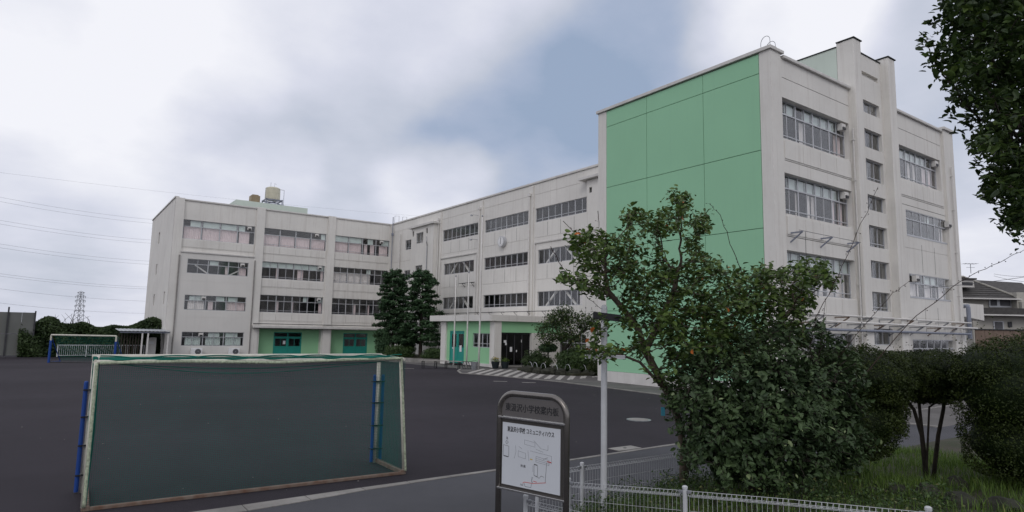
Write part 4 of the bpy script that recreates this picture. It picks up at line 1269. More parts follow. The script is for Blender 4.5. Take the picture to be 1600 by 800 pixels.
def build_sign():
    L, Rr = np.array([4.19, 6.02, 0]), np.array([4.43, 5.15, 0])
    u = (Rr - L); W = np.linalg.norm(u); u /= W
    nrm = np.array([u[1], -u[0], 0.0])            # towards the viewer
    if nrm @ (Cn - L) < 0: nrm = -nrm
    up = np.array([0, 0, 1.0])
    P = lambda a, z, d=0.0: L + u * a + up * z + nrm * d
    e = empty('guide_sign', (L + Rr) / 2, 'bronze framed school guide sign with a white map board', 'sign')
    # bent tube frame
    pts = [P(0, -.05), P(0, 1.60)]
    rc = .20
    for k in range(1, 9):
        a = math.pi / 2 * k / 8
        pts.append(P(rc - rc * math.cos(a), 1.62 + rc * math.sin(a)))
    for k in range(0, 9):
        a = math.pi / 2 * k / 8
        pts.append(P(W - rc + rc * math.sin(a), 1.62 + rc * math.cos(a)))
    pts.append(P(W, -.05))
    mb = MB(); mb.tube(pts, .034, 14); mb.build('frame', M['sign_frame'], e, smooth=True)
    def slab(nm, m, a0, a1, z0, z1, d0, d1, bev=0.0):
        mb = MB(); mb.hexa([P(a0, z0, d0), P(a1, z0, d0), P(a1, z0, d1), P(a0, z0, d1), P(a0, z1, d0), P(a1, z1, d0), P(a1, z1, d1), P(a0, z1, d1)])
        return mb.build(nm, m, e, bevel=bev)
    # header plate with rounded upper corners
    mb = MB(); prof = [(.035, 1.575), (W - .035, 1.575), (W - .035, 1.66)]
    for k in range(6):
        a = math.pi / 2 * k / 5; prof.append((W - .035 - .12 + .12 * math.cos(a), 1.66 + .12 * math.sin(a)))
    for k in range(6):
        a = math.pi / 2 * k / 5; prof.append((.035 + .12 - .12 * math.sin(a), 1.66 + .12 * math.cos(a)))
    f_ = [P(a, z, .008) for a, z in prof]; b_ = [P(a, z, -.008) for a, z in prof]
    mb.poly(f_); mb.poly(b_[::-1])
    for k in range(len(prof)): mb.poly([f_[k], b_[k], b_[k - 1], f_[k - 1]])
    head = mb.build('header_plate', M['sign_head'], e)
    for z in (1.555, .79): slab('cross_rail', M['chrome'], .0, W, z - .011, z + .011, -.02, .035, .004)
    slab('back_panel', M['bronze'], .035, W - .035, .80, 1.545, -.012, .006)
    bd = slab('map_board', M['board'], .055, W - .068, .835, 1.50, .0065, .014)
    text_mesh('lettering', '東汲沢小学校案内板', .092, M['ink'], e, P(W * .5 - .005, 1.664, .0095), u, up, nrm, width=W * .80, bold=.0008)
    text_mesh('lettering', '東汲沢小学校 コミュニティハウス', .062, M['ink'], e, P(W * .49, 1.43, .0155), u, up, nrm, width=W * .70, bold=.0007)
    # the map: thin drawn lines on the board, in board coordinates (0..1 across, 0..1 down)
    bx0, bx1, bz0, bz1 = .055, W - .068, .835, 1.50
    Q = lambda s, t: P(bx0 + (bx1 - bx0) * s, bz1 - (bz1 - bz0) * t, .0148)
    def lines(nm, m, segs, w=.0032):
        mb = MB()
        for s in segs:
            for k in range(len(s) - 1): mb.bar(Q(*s[k]), Q(*s[k + 1]), w, .0012, up=tuple(nrm))
        return mb.build(nm, m, e)
    lines('map_lines', M['ink_grey'], [[(.08, .22), (.10, .28)], [(.24, .35), (.25, .45), (.22, .56)], [(.40, .24), (.58, .26), (.58, .33), (.40, .31), (.40, .24)],
        [(.56, .23), (.68, .34), (.80, .35), (.80, .27)], [(.29, .43), (.42, .45), (.42, .54), (.29, .52), (.29, .43)], [(.46, .40), (.48, .56)], [(.50, .40), (.86, .43), (.86, .55)],
        [(.60, .47), (.82, .50), (.82, .58), (.60, .56), (.60, .47)], [(.60, .50), (.82, .53)], [(.60, .53), (.82, .555)], [(.55, .62), (.55, .72)], [(.53, .80), (.53, .92)],
        [(.30, .36), (.36, .39)], [(.60, .36), (.72, .39)]], .0022)
    lines('map_lines', M['ink'], [[(.02, .37), (.12, .38), (.12, .55), (.02, .54), (.02, .37)], [(.57, .60), (.63, .61), (.63, .78), (.57, .77), (.57, .60)], [(.57, .77), (.66, .80), (.69, .76), (.74, .77)],
        [(.55, .80), (.53, .86), (.55, .89)], [(.40, .92), (.42, .97), (.52, .97), (.53, .91)], [(.78, .54), (.76, .85)], [(.72, .50), (.80, .46)], [(.08, .29), (.11, .32), (.08, .35), (.06, .32), (.08, .29)]], .0028)
    lines('map_route', M['ink_red'], [[(.77, .85), (.55, .90), (.40, .905), (.38, .925)], [(.56, .862), (.62, .868)]], .0055)
    lines('map_mark', M['ink_red'], [[(.79, .522), (.86, .530)]], .011)
    lines('map_mark', M['ink_yellow'], [[(.50, .530), (.54, .533)]], .010)
    lines('map_mark', M['ink'], [[(.57, .60), (.62, .606)], [(.03, .545), (.11, .552)]], .009)
    text_mesh('lettering', '校 庭', .030, M['ink'], e, Q(.38, .66), u, up, nrm)
    text_mesh('lettering', '北', .026, M['ink'], e, Q(.085, .255), u, up, nrm)
    text_mesh('lettering', '入口', .022, M['ink'], e, Q(.36, .955), u, up, nrm)
M['sign_frame'] = mat('polished_bronze_tube', (0.20, 0.185, 0.17), 0.26, metal=0.85, var=0.06, scale=8)
M['sign_head'] = mat('grey_header_plate', (0.135, 0.125, 0.122), 0.4, metal=0.3, var=0.05)
build_sign()

# ------------------------------------------------------------------ garden bed surface
def bed_z(x, y):
    """height of the planted bed behind the mesh fence"""
    t = min(max((x - 5.4) / 1.6, 0), 1) * min(max((6.9 - y) / 1.0, 0), 1)
    m = .08 + .10 * t + .30 * min(max((5.6 - y) / 4, 0), 1) * min(max((x - 5.4) / 1.0, 0), 1)
    return m + .22 * t * min(max((14 - x) / 6, 0), 1) + .05 * math.sin(x * 2.1) * math.sin(y * 1.7) * t

def build_bed():
    V, Q = [], []
    xs = np.linspace(5.35, 22, 56); ys = np.linspace(-3, 6.75, 40)
    for y in ys:
        for x in xs: V.append((x, y, bed_z(x, y)))
    n = len(xs)
    for j in range(len(ys) - 1):
        for i in range(n - 1): Q.append((j * n + i, j * n + i + 1, (j + 1) * n + i + 1, (j + 1) * n + i))
    o = fast_mesh('terrain', np.array(V), np.array(Q), M['soil'], smooth=True)
    tag(o, kind='structure')
build_bed()

# ------------------------------------------------------------------ mesh fences
def mesh_fence(pts, h, label, npost_skip=(), cap=True):
    """pts: list of (x, y, ztop); panels of real wire between posts"""
    pts = [(x, y, z - .065) for x, y, z in pts]
    e = empty('mesh_fence', (pts[0][0], pts[0][1], pts[0][2] - h), label, 'fence')
    for i, p in enumerate(pts):
        if i in npost_skip: continue
        mb = MB(); mb.lathe((p[0], p[1], p[2] - h - .1), [(.026, 0), (.026, h + .12), (.030, h + .122), (.030, h + .145), (.018, h + .155)], 14)
        mb.build('post', M['white'], e)
        for j in (i - 1, i + 1):
            if 0 <= j < len(pts):
                d = Vector((pts[j][0] - p[0], pts[j][1] - p[1], pts[j][2] - p[2])).normalized()
                mb = MB(); c = Vector((p[0], p[1], p[2] - .01)) + d * .055
                mb.bar(c - d * .03, c + d * .02, .034, .034); mb.build('clamp', M['metal'], e, bevel=.006)
    for i in range(len(pts) - 1):
        a, b = Vector(pts[i]), Vector(pts[i + 1])
        L = (b - a).length; d = (b - a) / L
        s = Vector((-d.y, d.x, 0)).normalized()
        up = Vector((0, 0, 1))
        mb = MB()
        r = .0020
        ia, ib = (.0 if i in npost_skip else .05), (.0 if i + 1 in npost_skip else .05)
        def line(off_s, dz, r_): mb.tube([a + d * ia + s * off_s + up * dz, b - d * ib + s * off_s + up * dz], r_, 5, caps=False)
        # rolled top beam: three long wires round a small triangle
        line(0, .0, .003); line(.03, -.045, .003); line(-.03, -.045, .003); line(0, -.062, .0025)
        for k in range(1, int(h / .15) + 1):
            if .062 + k * .15 < h: line(0, -.062 - k * .15, .0024)
        n = int((L - .1) / .05)
        for k in range(n + 1):
            q = a + d * (.05 + k * (L - .1) / n)
            mb.tube([q + up * -h, q + up * -.062, q + s * .03 + up * -.045, q, q + s * -.03 + up * -.045, q + up * -.062], r, 4, caps=False)
        mb.build('wire_panel', M['white'], e, fix=False)
    return e

def build_fences():
    mesh_fence([(5.46, 6.30, .70), (5.80, 4.75, .87), (6.11, 3.66, .97), (6.40, 2.57, 1.055), (7.1, .6, 1.2)], .62, 'white wire mesh fence in front, along the garden bed', npost_skip=(2,))
    mesh_fence([(5.40, 6.86, .72), (6.19, 6.86, .72), (8.3, 6.84, .72), (10.4, 6.84, .72), (12.5, 6.84, .72)], .64, 'white wire mesh fence at the back edge of the bed')
    mesh_fence([(4.52, 5.95, .69), (4.80, 4.86, .69)], .64, 'short white wire mesh fence right behind the guide sign', npost_skip=(1,))
build_fences()

# ------------------------------------------------------------------ sign pole
def build_pole():
    b = np.array([6.10, 6.33])
    e = empty('sign_pole', (*b, .2), 'white steel pole with a dark crossboard and empty rail brackets', 'pole')
    z0 = bed_z(*b)
    mb = MB(); mb.lathe((*b, z0 - .1), [(.042, 0), (.042, 2.95 - z0), (.038, 2.97 - z0), (.02, 2.99 - z0)], 18); mb.build('shaft', M['white'], e)
    r = np.array([Rn[0, 0], Rn[1, 0]]); r /= np.linalg.norm(r)
    r = np.array([r[0] * math.cos(.10) - r[1] * math.sin(.10), r[0] * math.sin(.10) + r[1] * math.cos(.10)])
    f = np.array([-r[1], r[0]])
    def board(nm, m, a0, a1, d0, d1, zc, h, tilt=0, bev=.004):
        mb = MB(); pts = []
        for z in (zc - h / 2, zc + h / 2):
            for a, d in ((a0, d0), (a1, d0), (a1, d1), (a0, d1)):
                q = b + r * a + f * d
                pts.append((q[0], q[1], z + tilt * a))
        mb.hexa(pts); return mb.build(nm, m, e, bevel=bev)
    board('crossboard', M['ink'], -.165, .215, -.075, -.045, 2.73, .095, -.10)
    rl = board('rail', M['alu'], -.275, .275, -.07, -.048, 2.205, .022)
    board('rail', M['alu'], -.275, .275, -.07, -.048, 2.170, .014)
    board('rail', M['alu'], -.275, .275, -.066, -.055, 2.187, .022)
    board('bolt', M['metal_dk'], .075, .098, -.08, -.07, 2.187, .022)
    mb = MB(); mb.lathe((*b, 2.155), [(.05, 0), (.05, .07)], 16); mb.build('clamp_band', M['metal'], e)
    mb = MB(); mb.lathe((*b, 2.69), [(.05, 0), (.05, .07)], 16); mb.build('clamp_band', M['metal_dk'], e)
build_pole()

# ------------------------------------------------------------------ foliage tools
def leaf_cloud(P, N, size, aspect=.5, fold=.25, jitter=.5, sizevar=.35, six=False):
    """one small folded leaf per point; N = preferred facing; returns verts, faces, per-vertex tint"""
    n = len(P)
    N = N + RNG.normal(0, jitter, (n, 3)); N /= np.linalg.norm(N, axis=1)[:, None] + 1e-9
    T = RNG.normal(0, 1, (n, 3)); T[:, 2] -= .35
    T -= N * (T * N).sum(1)[:, None]; T /= np.linalg.norm(T, axis=1)[:, None] + 1e-9
    B = np.cross(N, T)
    s = size * (1 + RNG.uniform(-sizevar, sizevar, n))[:, None]
    w = s * aspect * .5
    base = P - T * s * .5; tip = P + T * s * .5 - N * s * .12
    if six:
        l1 = P - T * s * .18 + B * w * .92 + N * w * fold; r1 = P - T * s * .18 - B * w * .92 + N * w * fold
        l2 = P + T * s * .2 + B * w * .8 + N * w * fold * .8; r2 = P + T * s * .2 - B * w * .8 + N * w * fold * .8
        V = np.stack([base, l1, l2, tip, r2, r1], 1).reshape(-1, 3)
        i = np.arange(n)[:, None] * 6
        F = np.concatenate([i + np.array([[0, 1, 2, 3]]), i + np.array([[0, 3, 4, 5]])], 0)
        k = 6
    else:
        l = P + B * w + N * w * fold; r = P - B * w + N * w * fold
        V = np.stack([base, l, tip, r], 1).reshape(-1, 3)
        F = np.arange(n)[:, None] * 4 + np.array([[0, 1, 2, 3]])
        k = 4
    return V, F, k

def crown(name, P, N, size, m, parent, tintbase=None, kind='stuff', **kw):
    V, F, k = leaf_cloud(P, N, size, **kw)
    t = RNG.uniform(0, 1, len(P))
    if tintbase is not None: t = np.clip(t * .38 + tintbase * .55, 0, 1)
    return fast_mesh(name, V, F, m, parent, tint=np.repeat(t, k))

def colonize(start, attract, step=.16, kill=.22, infl=1.6, iters=160, jit=.12, up=.0):
    """space colonisation: grow a twig skeleton from start polyline(s) into a cloud of points"""
    nodes, par = [], []
    for poly in start:
        prev = -1
        for i, p in enumerate(poly):
            if i == 0 and nodes:
                d = [np.linalg.norm(np.array(q) - np.array(p)) for q in nodes]
                j = int(np.argmin(d))
                if d[j] < .02: prev = j; continue
            nodes.append(np.array(p, float)); par.append(prev); prev = len(nodes) - 1
    A = np.array(attract, float)
    nd = np.full(len(A), 1e9); ni = np.zeros(len(A), int)
    def upd(i0):
        X = np.array(nodes[i0:])
        D = np.linalg.norm(A[:, None, :] - X[None], axis=2)
        j = D.argmin(1); dm = D[np.arange(len(A)), j]
        b = dm < nd
        nd[b] = dm[b]; ni[b] = j[b] + i0
    upd(0)
    alive = np.ones(len(A), bool)
    for _ in range(iters):
        act = alive & (nd < infl)
        if not act.any():
            act = alive & (nd <= (nd[alive].min() + .05 if alive.any() else 0))
            if not act.any(): break
        i0 = len(nodes)
        for k in np.unique(ni[act]):
            s = act & (ni == k)
            d = A[s] - nodes[k]
            d = (d / (np.linalg.norm(d, axis=1)[:, None] + 1e-9)).mean(0) + RNG.normal(0, jit, 3)
            d[2] += up
            d /= np.linalg.norm(d) + 1e-9
            nodes.append(nodes[k] + d * step); par.append(int(k))
        upd(i0)
        alive &= nd > kill
        if not alive.any() or len(nodes) > 4500: break
    X = np.array(nodes); par = np.array(par)
    acc = np.zeros(len(X)); kids = np.zeros(len(X), int)
    for i in range(len(X) - 1, -1, -1):
        if par[i] >= 0: kids[par[i]] += 1
    for i in range(len(X) - 1, -1, -1):
        if kids[i] == 0: acc[i] += 1
        if par[i] >= 0: acc[par[i]] += acc[i]
    return X, par, acc, kids

def skeleton_mesh(name, X, par, rad, m, parent, sides=6):
    V, Q = [], []
    b = 0
    ang = np.arange(sides) * 2 * math.pi / sides
    ca, sa = np.cos(ang)[:, None], np.sin(ang)[:, None]
    for i in range(len(X)):
        if par[i] < 0: continue
        p, q = X[par[i]], X[i]
        d = q - p; L = np.linalg.norm(d)
        if L < 1e-6: continue
        d /= L
        h = np.array([0, 0, 1.]) if abs(d[2]) < .9 else np.array([1., 0, 0])
        s = np.cross(d, h); s /= np.linalg.norm(s); t = np.cross(s, d)
        r0, r1 = min(rad[par[i]], rad[i] * 1.35), rad[i]
        V.append(p - d * r0 * .3 + (s * ca + t * sa) * r0); V.append(q + d * r1 * .3 + (s * ca + t * sa) * r1)
        for k in range(sides):
            k2 = (k + 1) % sides
            Q.append((b + k, b + k2, b + sides + k2, b + sides + k))
        b += 2 * sides
    return fast_mesh(name, np.concatenate(V), np.array(Q), m, parent, smooth=True)

def ball(n, c, r, shell=0.0):
    d = RNG.normal(0, 1, (n, 3)); d /= np.linalg.norm(d, axis=1)[:, None]
    rad = RNG.uniform(shell ** 3, 1, n) ** (1 / 3)
    return np.array(c) + d * rad[:, None] * np.array(r), d

# ------------------------------------------------------------------ crape myrtle
def build_myrtle():
    at = lambda x, y, d: globals()['at'](x, y, d + .75)
    D = 8.6
    base = at(1066, 742, 8.5); base[2] = bed_z(base[0], base[1]) - .05
    e = empty('crape_myrtle_tree', base, 'crape myrtle with arching leafy branches and a few orange leaves', 'tree')
    cl = [(1060, 318, 26, .2), (1046, 350, 26, .2), (1096, 352, 24, .4), (1012, 352, 26, 0), (985, 338, 16, -.1), (1088, 388, 14, .2),
          (905, 375, 22, -.3), (942, 382, 34, -.3), (980, 396, 30, -.2), (1030, 386, 10, 0), (925, 408, 28, -.4), (965, 428, 40, -.2), (1012, 438, 34, 0),
          (885, 436, 14, -.5), (912, 446, 18, -.4), (940, 455, 20, -.4), (1050, 430, 34, .2), (1100, 418, 28, .3), (1080, 455, 40, .1), (985, 472, 28, -.1), (1040, 492, 40, 0),
          (938, 508, 16, -.5), (925, 548, 20, -.6), (962, 548, 14, -.4), (1140, 440, 28, .3), (1135, 480, 48, .2), (1180, 465, 40, .4), (1185, 430, 20, .5), (1225, 450, 38, .6), (1262, 425, 30, .7), (1288, 425, 18, .8),
          (1215, 495, 44, .4), (1095, 520, 54, .1), (1160, 530, 50, .3), (1255, 470, 30, .6), (1000, 540, 16, -.3), (1060, 560, 26, -.2), (1075, 592, 26, .1), (1062, 628, 18, .15), (1300, 440, 14, .8), (1205, 425, 16, .5), (1120, 545, 40, .2), (1085, 555, 34, .0), (1045, 525, 30, -.1), (1170, 560, 36, .3), (1230, 530, 32, .5), (985, 505, 22, -.2), (1030, 590, 20, -.2)]
    att, dens = [], []
    for x, y, r, dd in cl:
        c = at(x, y, D + dd); rm = r / FPX * (D + dd)
        n = int(12 + r * r / 16)
        p, _ = ball(n, c, (rm, rm, rm * .9))
        p += (p - Cn) / 9 * RNG.normal(0, .38, (n, 1))
        att.append(p)
    att = np.concatenate(att)
    W = lambda l: [at(x, y, d) for x, y, d in l]
    t0 = [base] + W([(1068, 700, 8.5), (1060, 655, 8.5), (1044, 615, 8.5), (1024, 578, 8.5), (1008, 548, 8.5)])
    left = [t0[-1]] + W([(1000, 520, 8.4), (978, 488, 8.35), (950, 455, 8.3)])
    mid = [t0[-1]] + W([(1022, 520, 8.55), (1036, 490, 8.6), (1052, 460, 8.7), (1058, 430, 8.75)])
    low = [t0[-3]] + W([(1020, 588, 8.3), (1000, 566, 8.2), (975, 556, 8.15), (950, 552, 8.1)])
    t1 = [base] + W([(1078, 690, 8.6), (1085, 640, 8.7), (1094, 590, 8.8), (1108, 545, 8.9), (1130, 505, 9.0), (1160, 480, 9.0)])
    right = [t1[3]] + W([(1120, 575, 8.9), (1160, 552, 9.0), (1205, 520, 9.1), (1240, 480, 9.2)])
    X, par, acc, kids = colonize([t0, left, mid, low, t1, right], att, step=.07, kill=.085, infl=.9, iters=150, jit=.16, up=.05)
    rad = .0030 * acc ** .50
    rad = np.clip(rad, .0032, .055)
    skeleton_mesh('trunk', X, par, rad, M['bark'], e)
    tips = np.where(acc <= 5)[0]
    P = []
    for i in tips:
        k = 7 if kids[i] == 0 else 3
        P.append(X[i] + RNG.normal(0, .042, (k, 3)))
    P = np.concatenate(P)
    N = np.tile(np.array([-.1, -.1, 1.0]), (len(P), 1))
    V, F, k = leaf_cloud(P, N, .082, aspect=.58, jitter=.5, six=True)
    # orange leaves gather in a few sprays only
    t = RNG.uniform(0, .9, len(P))
    hot = np.array([at(x, y, d) for x, y, d in ((925, 528, 8.1), (940, 545, 8.1), (1185, 470, 9.0), (1270, 440, 9.2), (1060, 345, 8.8), (1150, 500, 9.0))])
    dm = np.linalg.norm(P[:, None] - hot[None], axis=2).min(1)
    t[(dm < .12) & (RNG.uniform(0, 1, len(P)) < .35)] = 1.0
    t[RNG.uniform(0, 1, len(P)) < .004] = 1.0
    fast_mesh('crown', V, F, M['lf_myrtle'], e, tint=np.repeat(t, k))
    # bare seed sprays and long red shoots
    def shoot(pts, r0, buds):
        mb = MB()
        P_ = [Vector(p) for p in pts]
        out = []
        for i in range(len(P_) - 1):
            for k in range(6): out.append(P_[i].lerp(P_[i + 1], k / 6) + Vector(RNG.normal(0, .006, 3)))
        out.append(P_[-1])
        n = len(out)
        mb.tube(out, [r0 * (1 - .75 * k / n) + .0012 for k in range(n)], 5)
        lv = MB()
        for k in range(2, n):
            for _ in range(buds):
                if random.random() < .6:
                    q = out[k] + Vector(RNG.normal(0, .022, 3))
                    mb.tube([out[k], q], .0012, 3)
                    mb.lathe(q - Vector((0, 0, .006)), [(.002, 0), (.008, .006), (.002, .014)], 5)
        return mb.build('shoot', M['twig'], e)
    shoot(W([(1168, 452, 8.9), (1145, 390, 8.9), (1125, 335, 8.85), (1108, 318, 8.8)]), .006, 1)
    shoot(W([(1205, 640, 8.0), (1262, 520, 8.0), (1310, 430, 8.0), (1345, 350, 8.0), (1372, 292, 8.0)]), .005, 2)
    shoot(W([(1330, 610, 7.6), (1420, 505, 7.6), (1500, 440, 7.6), (1560, 410, 7.6), (1612, 385, 7.6)]), .005, 2)
    shoot(W([(1270, 610, 7.9), (1340, 520, 7.9), (1395, 458, 7.9), (1420, 440, 7.9)]), .004, 2)
    shoot(W([(860, 385, 8.2), (880, 420, 8.2), (920, 465, 8.2), (965, 505, 8.2)]), .005, 1)
    shoot(W([(880, 345, 8.3), (905, 372, 8.3)]), .004, 3); shoot(W([(935, 330, 8.3), (936, 365, 8.3)]), .004, 2)
    shoot(W([(1190, 404, 9.1), (1195, 440, 9.1)]), .004, 2); shoot(W([(1280, 560, 7.9), (1290, 470, 7.9)]), .004, 3)
    # small cyan tag tied to the trunk
    c = Vector(at(1036, 643, 8.45))
    mb = MB(); mb.hexa([c + Vector(v) for v in ((-.02, .02, -.06), (.02, -.02, -.06), (.03, 0, -.06), (-.01, .03, -.06), (-.02, .02, .06), (.02, -.02, .06), (.03, 0, .06), (-.01, .03, .06))])
    tag(mb.build('plastic_tag', M['cyan']), 'small cyan plastic tag hanging on the crape myrtle trunk', 'tag')
build_myrtle()

# ------------------------------------------------------------------ bushes in the bed
def bush(name, label, blobs, size, m, count, cat='bush', stems=None, shell=.72, aspect=.5, jitter=.6, six=False, lumps=0.0, core=True, solid=.80, group=None, sprays=0):
    """blobs: (px, py, depth, rx_px, rz_px, depth_radius_m)"""
    cs = []
    for (x, y, d, rx, rz, rd) in blobs:
        cs.append((at(x, y, d), rx / FPX * d, rz / FPX * d, rd))
    bx = np.mean([c[0] for c in cs], axis=0)
    e = empty(name, (bx[0], bx[1], bed_z(bx[0], bx[1])), label, cat, group)
    rt = Rn[:, 0].copy(); rt[2] = 0; rt /= np.linalg.norm(rt)
    fw = np.array([-rt[1], rt[0], 0]); up = np.array([0, 0, 1.])
    vol = np.array([c[1] * c[2] + c[1] * c[3] for c in cs]); vol /= vol.sum()
    P, N, T = [], [], []
    for (c, rx, rz, rd), v in zip(cs, vol):
        n = int(count * v)
        d = RNG.normal(0, 1, (n, 3)); d /= np.linalg.norm(d, axis=1)[:, None]
        rr = RNG.uniform(shell ** 3, 1, n) ** (1 / 3)
        if lumps:
            ph = RNG.uniform(0, 6, 6)
            lum = np.sin(d[:, 0] * 7 + ph[0]) * np.sin(d[:, 1] * 7 + ph[1]) + .7 * np.sin(d[:, 2] * 9 + ph[2] + d[:, 0] * 4) + .5 * np.sin(d[:, 0] * 17 + ph[3]) * np.sin(d[:, 2] * 15 + ph[4])
            rr = rr * (1 + lumps * lum)
            T.append(np.clip(.5 + lum * .35, 0, 1))
        else: T.append(RNG.uniform(0, 1, n))
        l = d * rr[:, None]
        p = c + rt * (l[:, 0] * rx)[:, None] + fw * (l[:, 1] * rd)[:, None] + up * (l[:, 2] * rz)[:, None]
        keep = np.ones(n, bool)
        for (c2, rx2, rz2, rd2) in cs:                      # nothing deep inside a neighbour
            if c2 is c: continue
            q = p - c2
            k = ((q @ rt) / rx2) ** 2 + ((q @ fw) / rd2) ** 2 + ((q @ up) / rz2) ** 2
            keep &= k > .4
        P.append(p[keep]); N.append((rt * d[:, :1] + fw * d[:, 1:2] + up * d[:, 2:])[keep] + np.array([0, 0, .35])); T[-1] = T[-1][keep]
    for _ in range(sprays):                                # long shoots that break the outline
        c, rx, rz, rd = cs[RNG.integers(len(cs))]
        d = RNG.normal(0, 1, 3); d[2] = abs(d[2]) * .8 + .1; d /= np.linalg.norm(d)
        k = 16
        l = d * np.linspace(.8, RNG.uniform(1.12, 1.45), k)[:, None]
        P.append(c + rt * (l[:, :1] * rx) + fw * (l[:, 1:2] * rd) + up * (l[:, 2:] * rz) + RNG.normal(0, .03, (k, 3)))
        N.append(np.tile([0, 0, 1.], (k, 1))); T.append(np.full(k, RNG.uniform(.3, 1)))
    P, N, T = np.concatenate(P), np.concatenate(N), np.concatenate(T)
    k = P[:, 2] > np.array([bed_z(a, b) for a, b in P[:, :2]])
    crown('crown', P[k], N[k], size, m, e, tintbase=T[k], aspect=aspect, jitter=jitter, six=six)
    if core:                                               # added core of dark leaves, so the sky does not shine through
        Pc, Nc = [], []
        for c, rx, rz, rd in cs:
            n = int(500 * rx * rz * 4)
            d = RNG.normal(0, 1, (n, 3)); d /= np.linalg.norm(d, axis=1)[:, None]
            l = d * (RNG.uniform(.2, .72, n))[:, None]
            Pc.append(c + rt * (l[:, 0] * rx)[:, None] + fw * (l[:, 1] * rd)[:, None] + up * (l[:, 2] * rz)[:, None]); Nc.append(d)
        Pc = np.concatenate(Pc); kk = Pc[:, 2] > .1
        crown('dark_core', Pc[kk], np.concatenate(Nc)[kk], max(size * 1.6, .09), m, e, tintbase=np.zeros(kk.sum()), aspect=.5)
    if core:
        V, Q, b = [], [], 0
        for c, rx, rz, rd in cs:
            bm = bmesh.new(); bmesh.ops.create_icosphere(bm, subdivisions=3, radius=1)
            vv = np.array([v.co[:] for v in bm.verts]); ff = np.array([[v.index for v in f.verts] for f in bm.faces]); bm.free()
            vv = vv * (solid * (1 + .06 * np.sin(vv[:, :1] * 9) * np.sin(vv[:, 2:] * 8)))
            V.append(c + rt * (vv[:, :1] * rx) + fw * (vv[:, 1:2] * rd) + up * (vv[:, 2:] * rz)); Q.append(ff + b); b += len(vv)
        fast_mesh('solid_core', np.concatenate(V), np.concatenate(Q), m, e)  # added solid dark core, stops bright background showing between the leaves
    if stems:
        mb = MB()
        for st in stems:
            pts = [at(x, y, d) for x, y, d in st[0]]
            pts[0][2] = bed_z(pts[0][0], pts[0][1]) - .05
            mb.tube(pts, [st[1] * (1 - .4 * k / len(pts)) for k in range(len(pts))], 8)
        mb.build('trunk', M['bark_dk'], e, smooth=True)
    return e

def build_broadleaf_shrub():
    base = at(1175, 760, 8.2); base[2] = bed_z(base[0], base[1]) - .05
    e = empty('broadleaf_shrub', base, 'big dark broadleaf shrub with glossy leaves behind the front fence', 'bush')
    # irregular leaf masses: pixel x, y, radius, depth
    cl = [(1085, 600, 34, 8.5), (1120, 570, 36, 8.6), (1160, 548, 34, 8.6), (1210, 540, 38, 8.6), (1262, 528, 30, 8.7), (1300, 548, 26, 8.7), (1322, 580, 22, 8.6), (1070, 650, 30, 8.4), (1055, 622, 20, 8.5),
          (1120, 630, 48, 8.2), (1180, 606, 52, 8.2), (1240, 590, 50, 8.3), (1290, 610, 40, 8.4), (1110, 688, 40, 8.1), (1165, 672, 54, 8.0), (1230, 655, 56, 8.0), (1285, 668, 42, 8.2), (1322, 640, 30, 8.5),
          (1140, 728, 38, 8.0), (1200, 725, 46, 7.95), (1262, 718, 42, 8.05), (1312, 706, 34, 8.4), (1348, 600, 12, 8.5), (1335, 562, 12, 8.6), (1280, 508, 12, 8.7), (1092, 560, 16, 8.6), (1345, 690, 26, 8.7), (1080, 712, 22, 8.2)]
    att = []
    for x, y, r, d in cl:
        rm = r / FPX * d
        n = int(14 + r * r / 17)
        p, _ = ball(n, at(x, y, d), (rm * 1.05, rm * 1.05, rm * 1.05), .35)
        p += (p - Cn) / 8 * RNG.normal(0, .16, (n, 1))
        att.append(p)
    att = np.concatenate(att)
    att = att[att[:, 2] > .15]
    W = lambda l: [at(x, y, d) for x, y, d in l]
    st = [[base] + W([(1160, 720, 8.2), (1140, 660, 8.3), (1120, 610, 8.4)]), [base] + W([(1182, 700, 8.2), (1190, 640, 8.3), (1200, 580, 8.4)]), [base] + W([(1210, 710, 8.2), (1245, 650, 8.3), (1275, 590, 8.4)])]
    X, par, acc, kids = colonize(st, att, step=.06, kill=.075, infl=1.0, iters=170, jit=.2, up=.06)
    skeleton_mesh('trunk', X, par, np.clip(.0034 * acc ** .5, .0035, .05), M['bark_dk'], e)
    tips = np.where(acc <= 4)[0]
    P = np.concatenate([X[k] + RNG.normal(0, .045, (7 if kids[k] == 0 else 4, 3)) for k in tips])
    c = np.array([at(x, y, d) for x, y, d in ((1120, 630, 8.3), (1190, 620, 8.3), (1260, 610, 8.4), (1190, 700, 8.2))])
    dv = P - c[np.linalg.norm(P[:, None] - c[None], axis=2).argmin(1)]
    dv /= np.linalg.norm(dv, axis=1)[:, None] + 1e-6
    V, F, k = leaf_cloud(P, dv * .5 + np.array([0, -.1, .8]), .074, aspect=.5, jitter=.6, six=True, sizevar=.5)
    ph = np.sin(P[:, 0] * 7 + 1) * np.sin(P[:, 1] * 6) + np.sin(P[:, 2] * 9)
    t = np.clip(RNG.uniform(0, .8, len(P)) * .6 + .2 + .14 * ph, 0, .9)
    young = RNG.uniform(0, 1, len(P)) < .012
    t[young] = 1.0
    fast_mesh('crown', V, F, M['lf_camellia'], e, tint=np.repeat(t, k))
    Q = []
    for x, y, r, d in cl[9:22]:
        rm = r / FPX * d
        q, _ = ball(int(r * 9), at(x, y, d + .12), (rm * .75,) * 3); Q.append(q)
    Q = np.concatenate(Q); Q = Q[Q[:, 2] > .1]
    crown('inner_leaves', Q, RNG.normal(0, 1, Q.shape), .11, M['lf_camellia'], e, tintbase=np.zeros(len(Q)), aspect=.5)  # darkest leaves added as a core to block see-through
build_broadleaf_shrub()
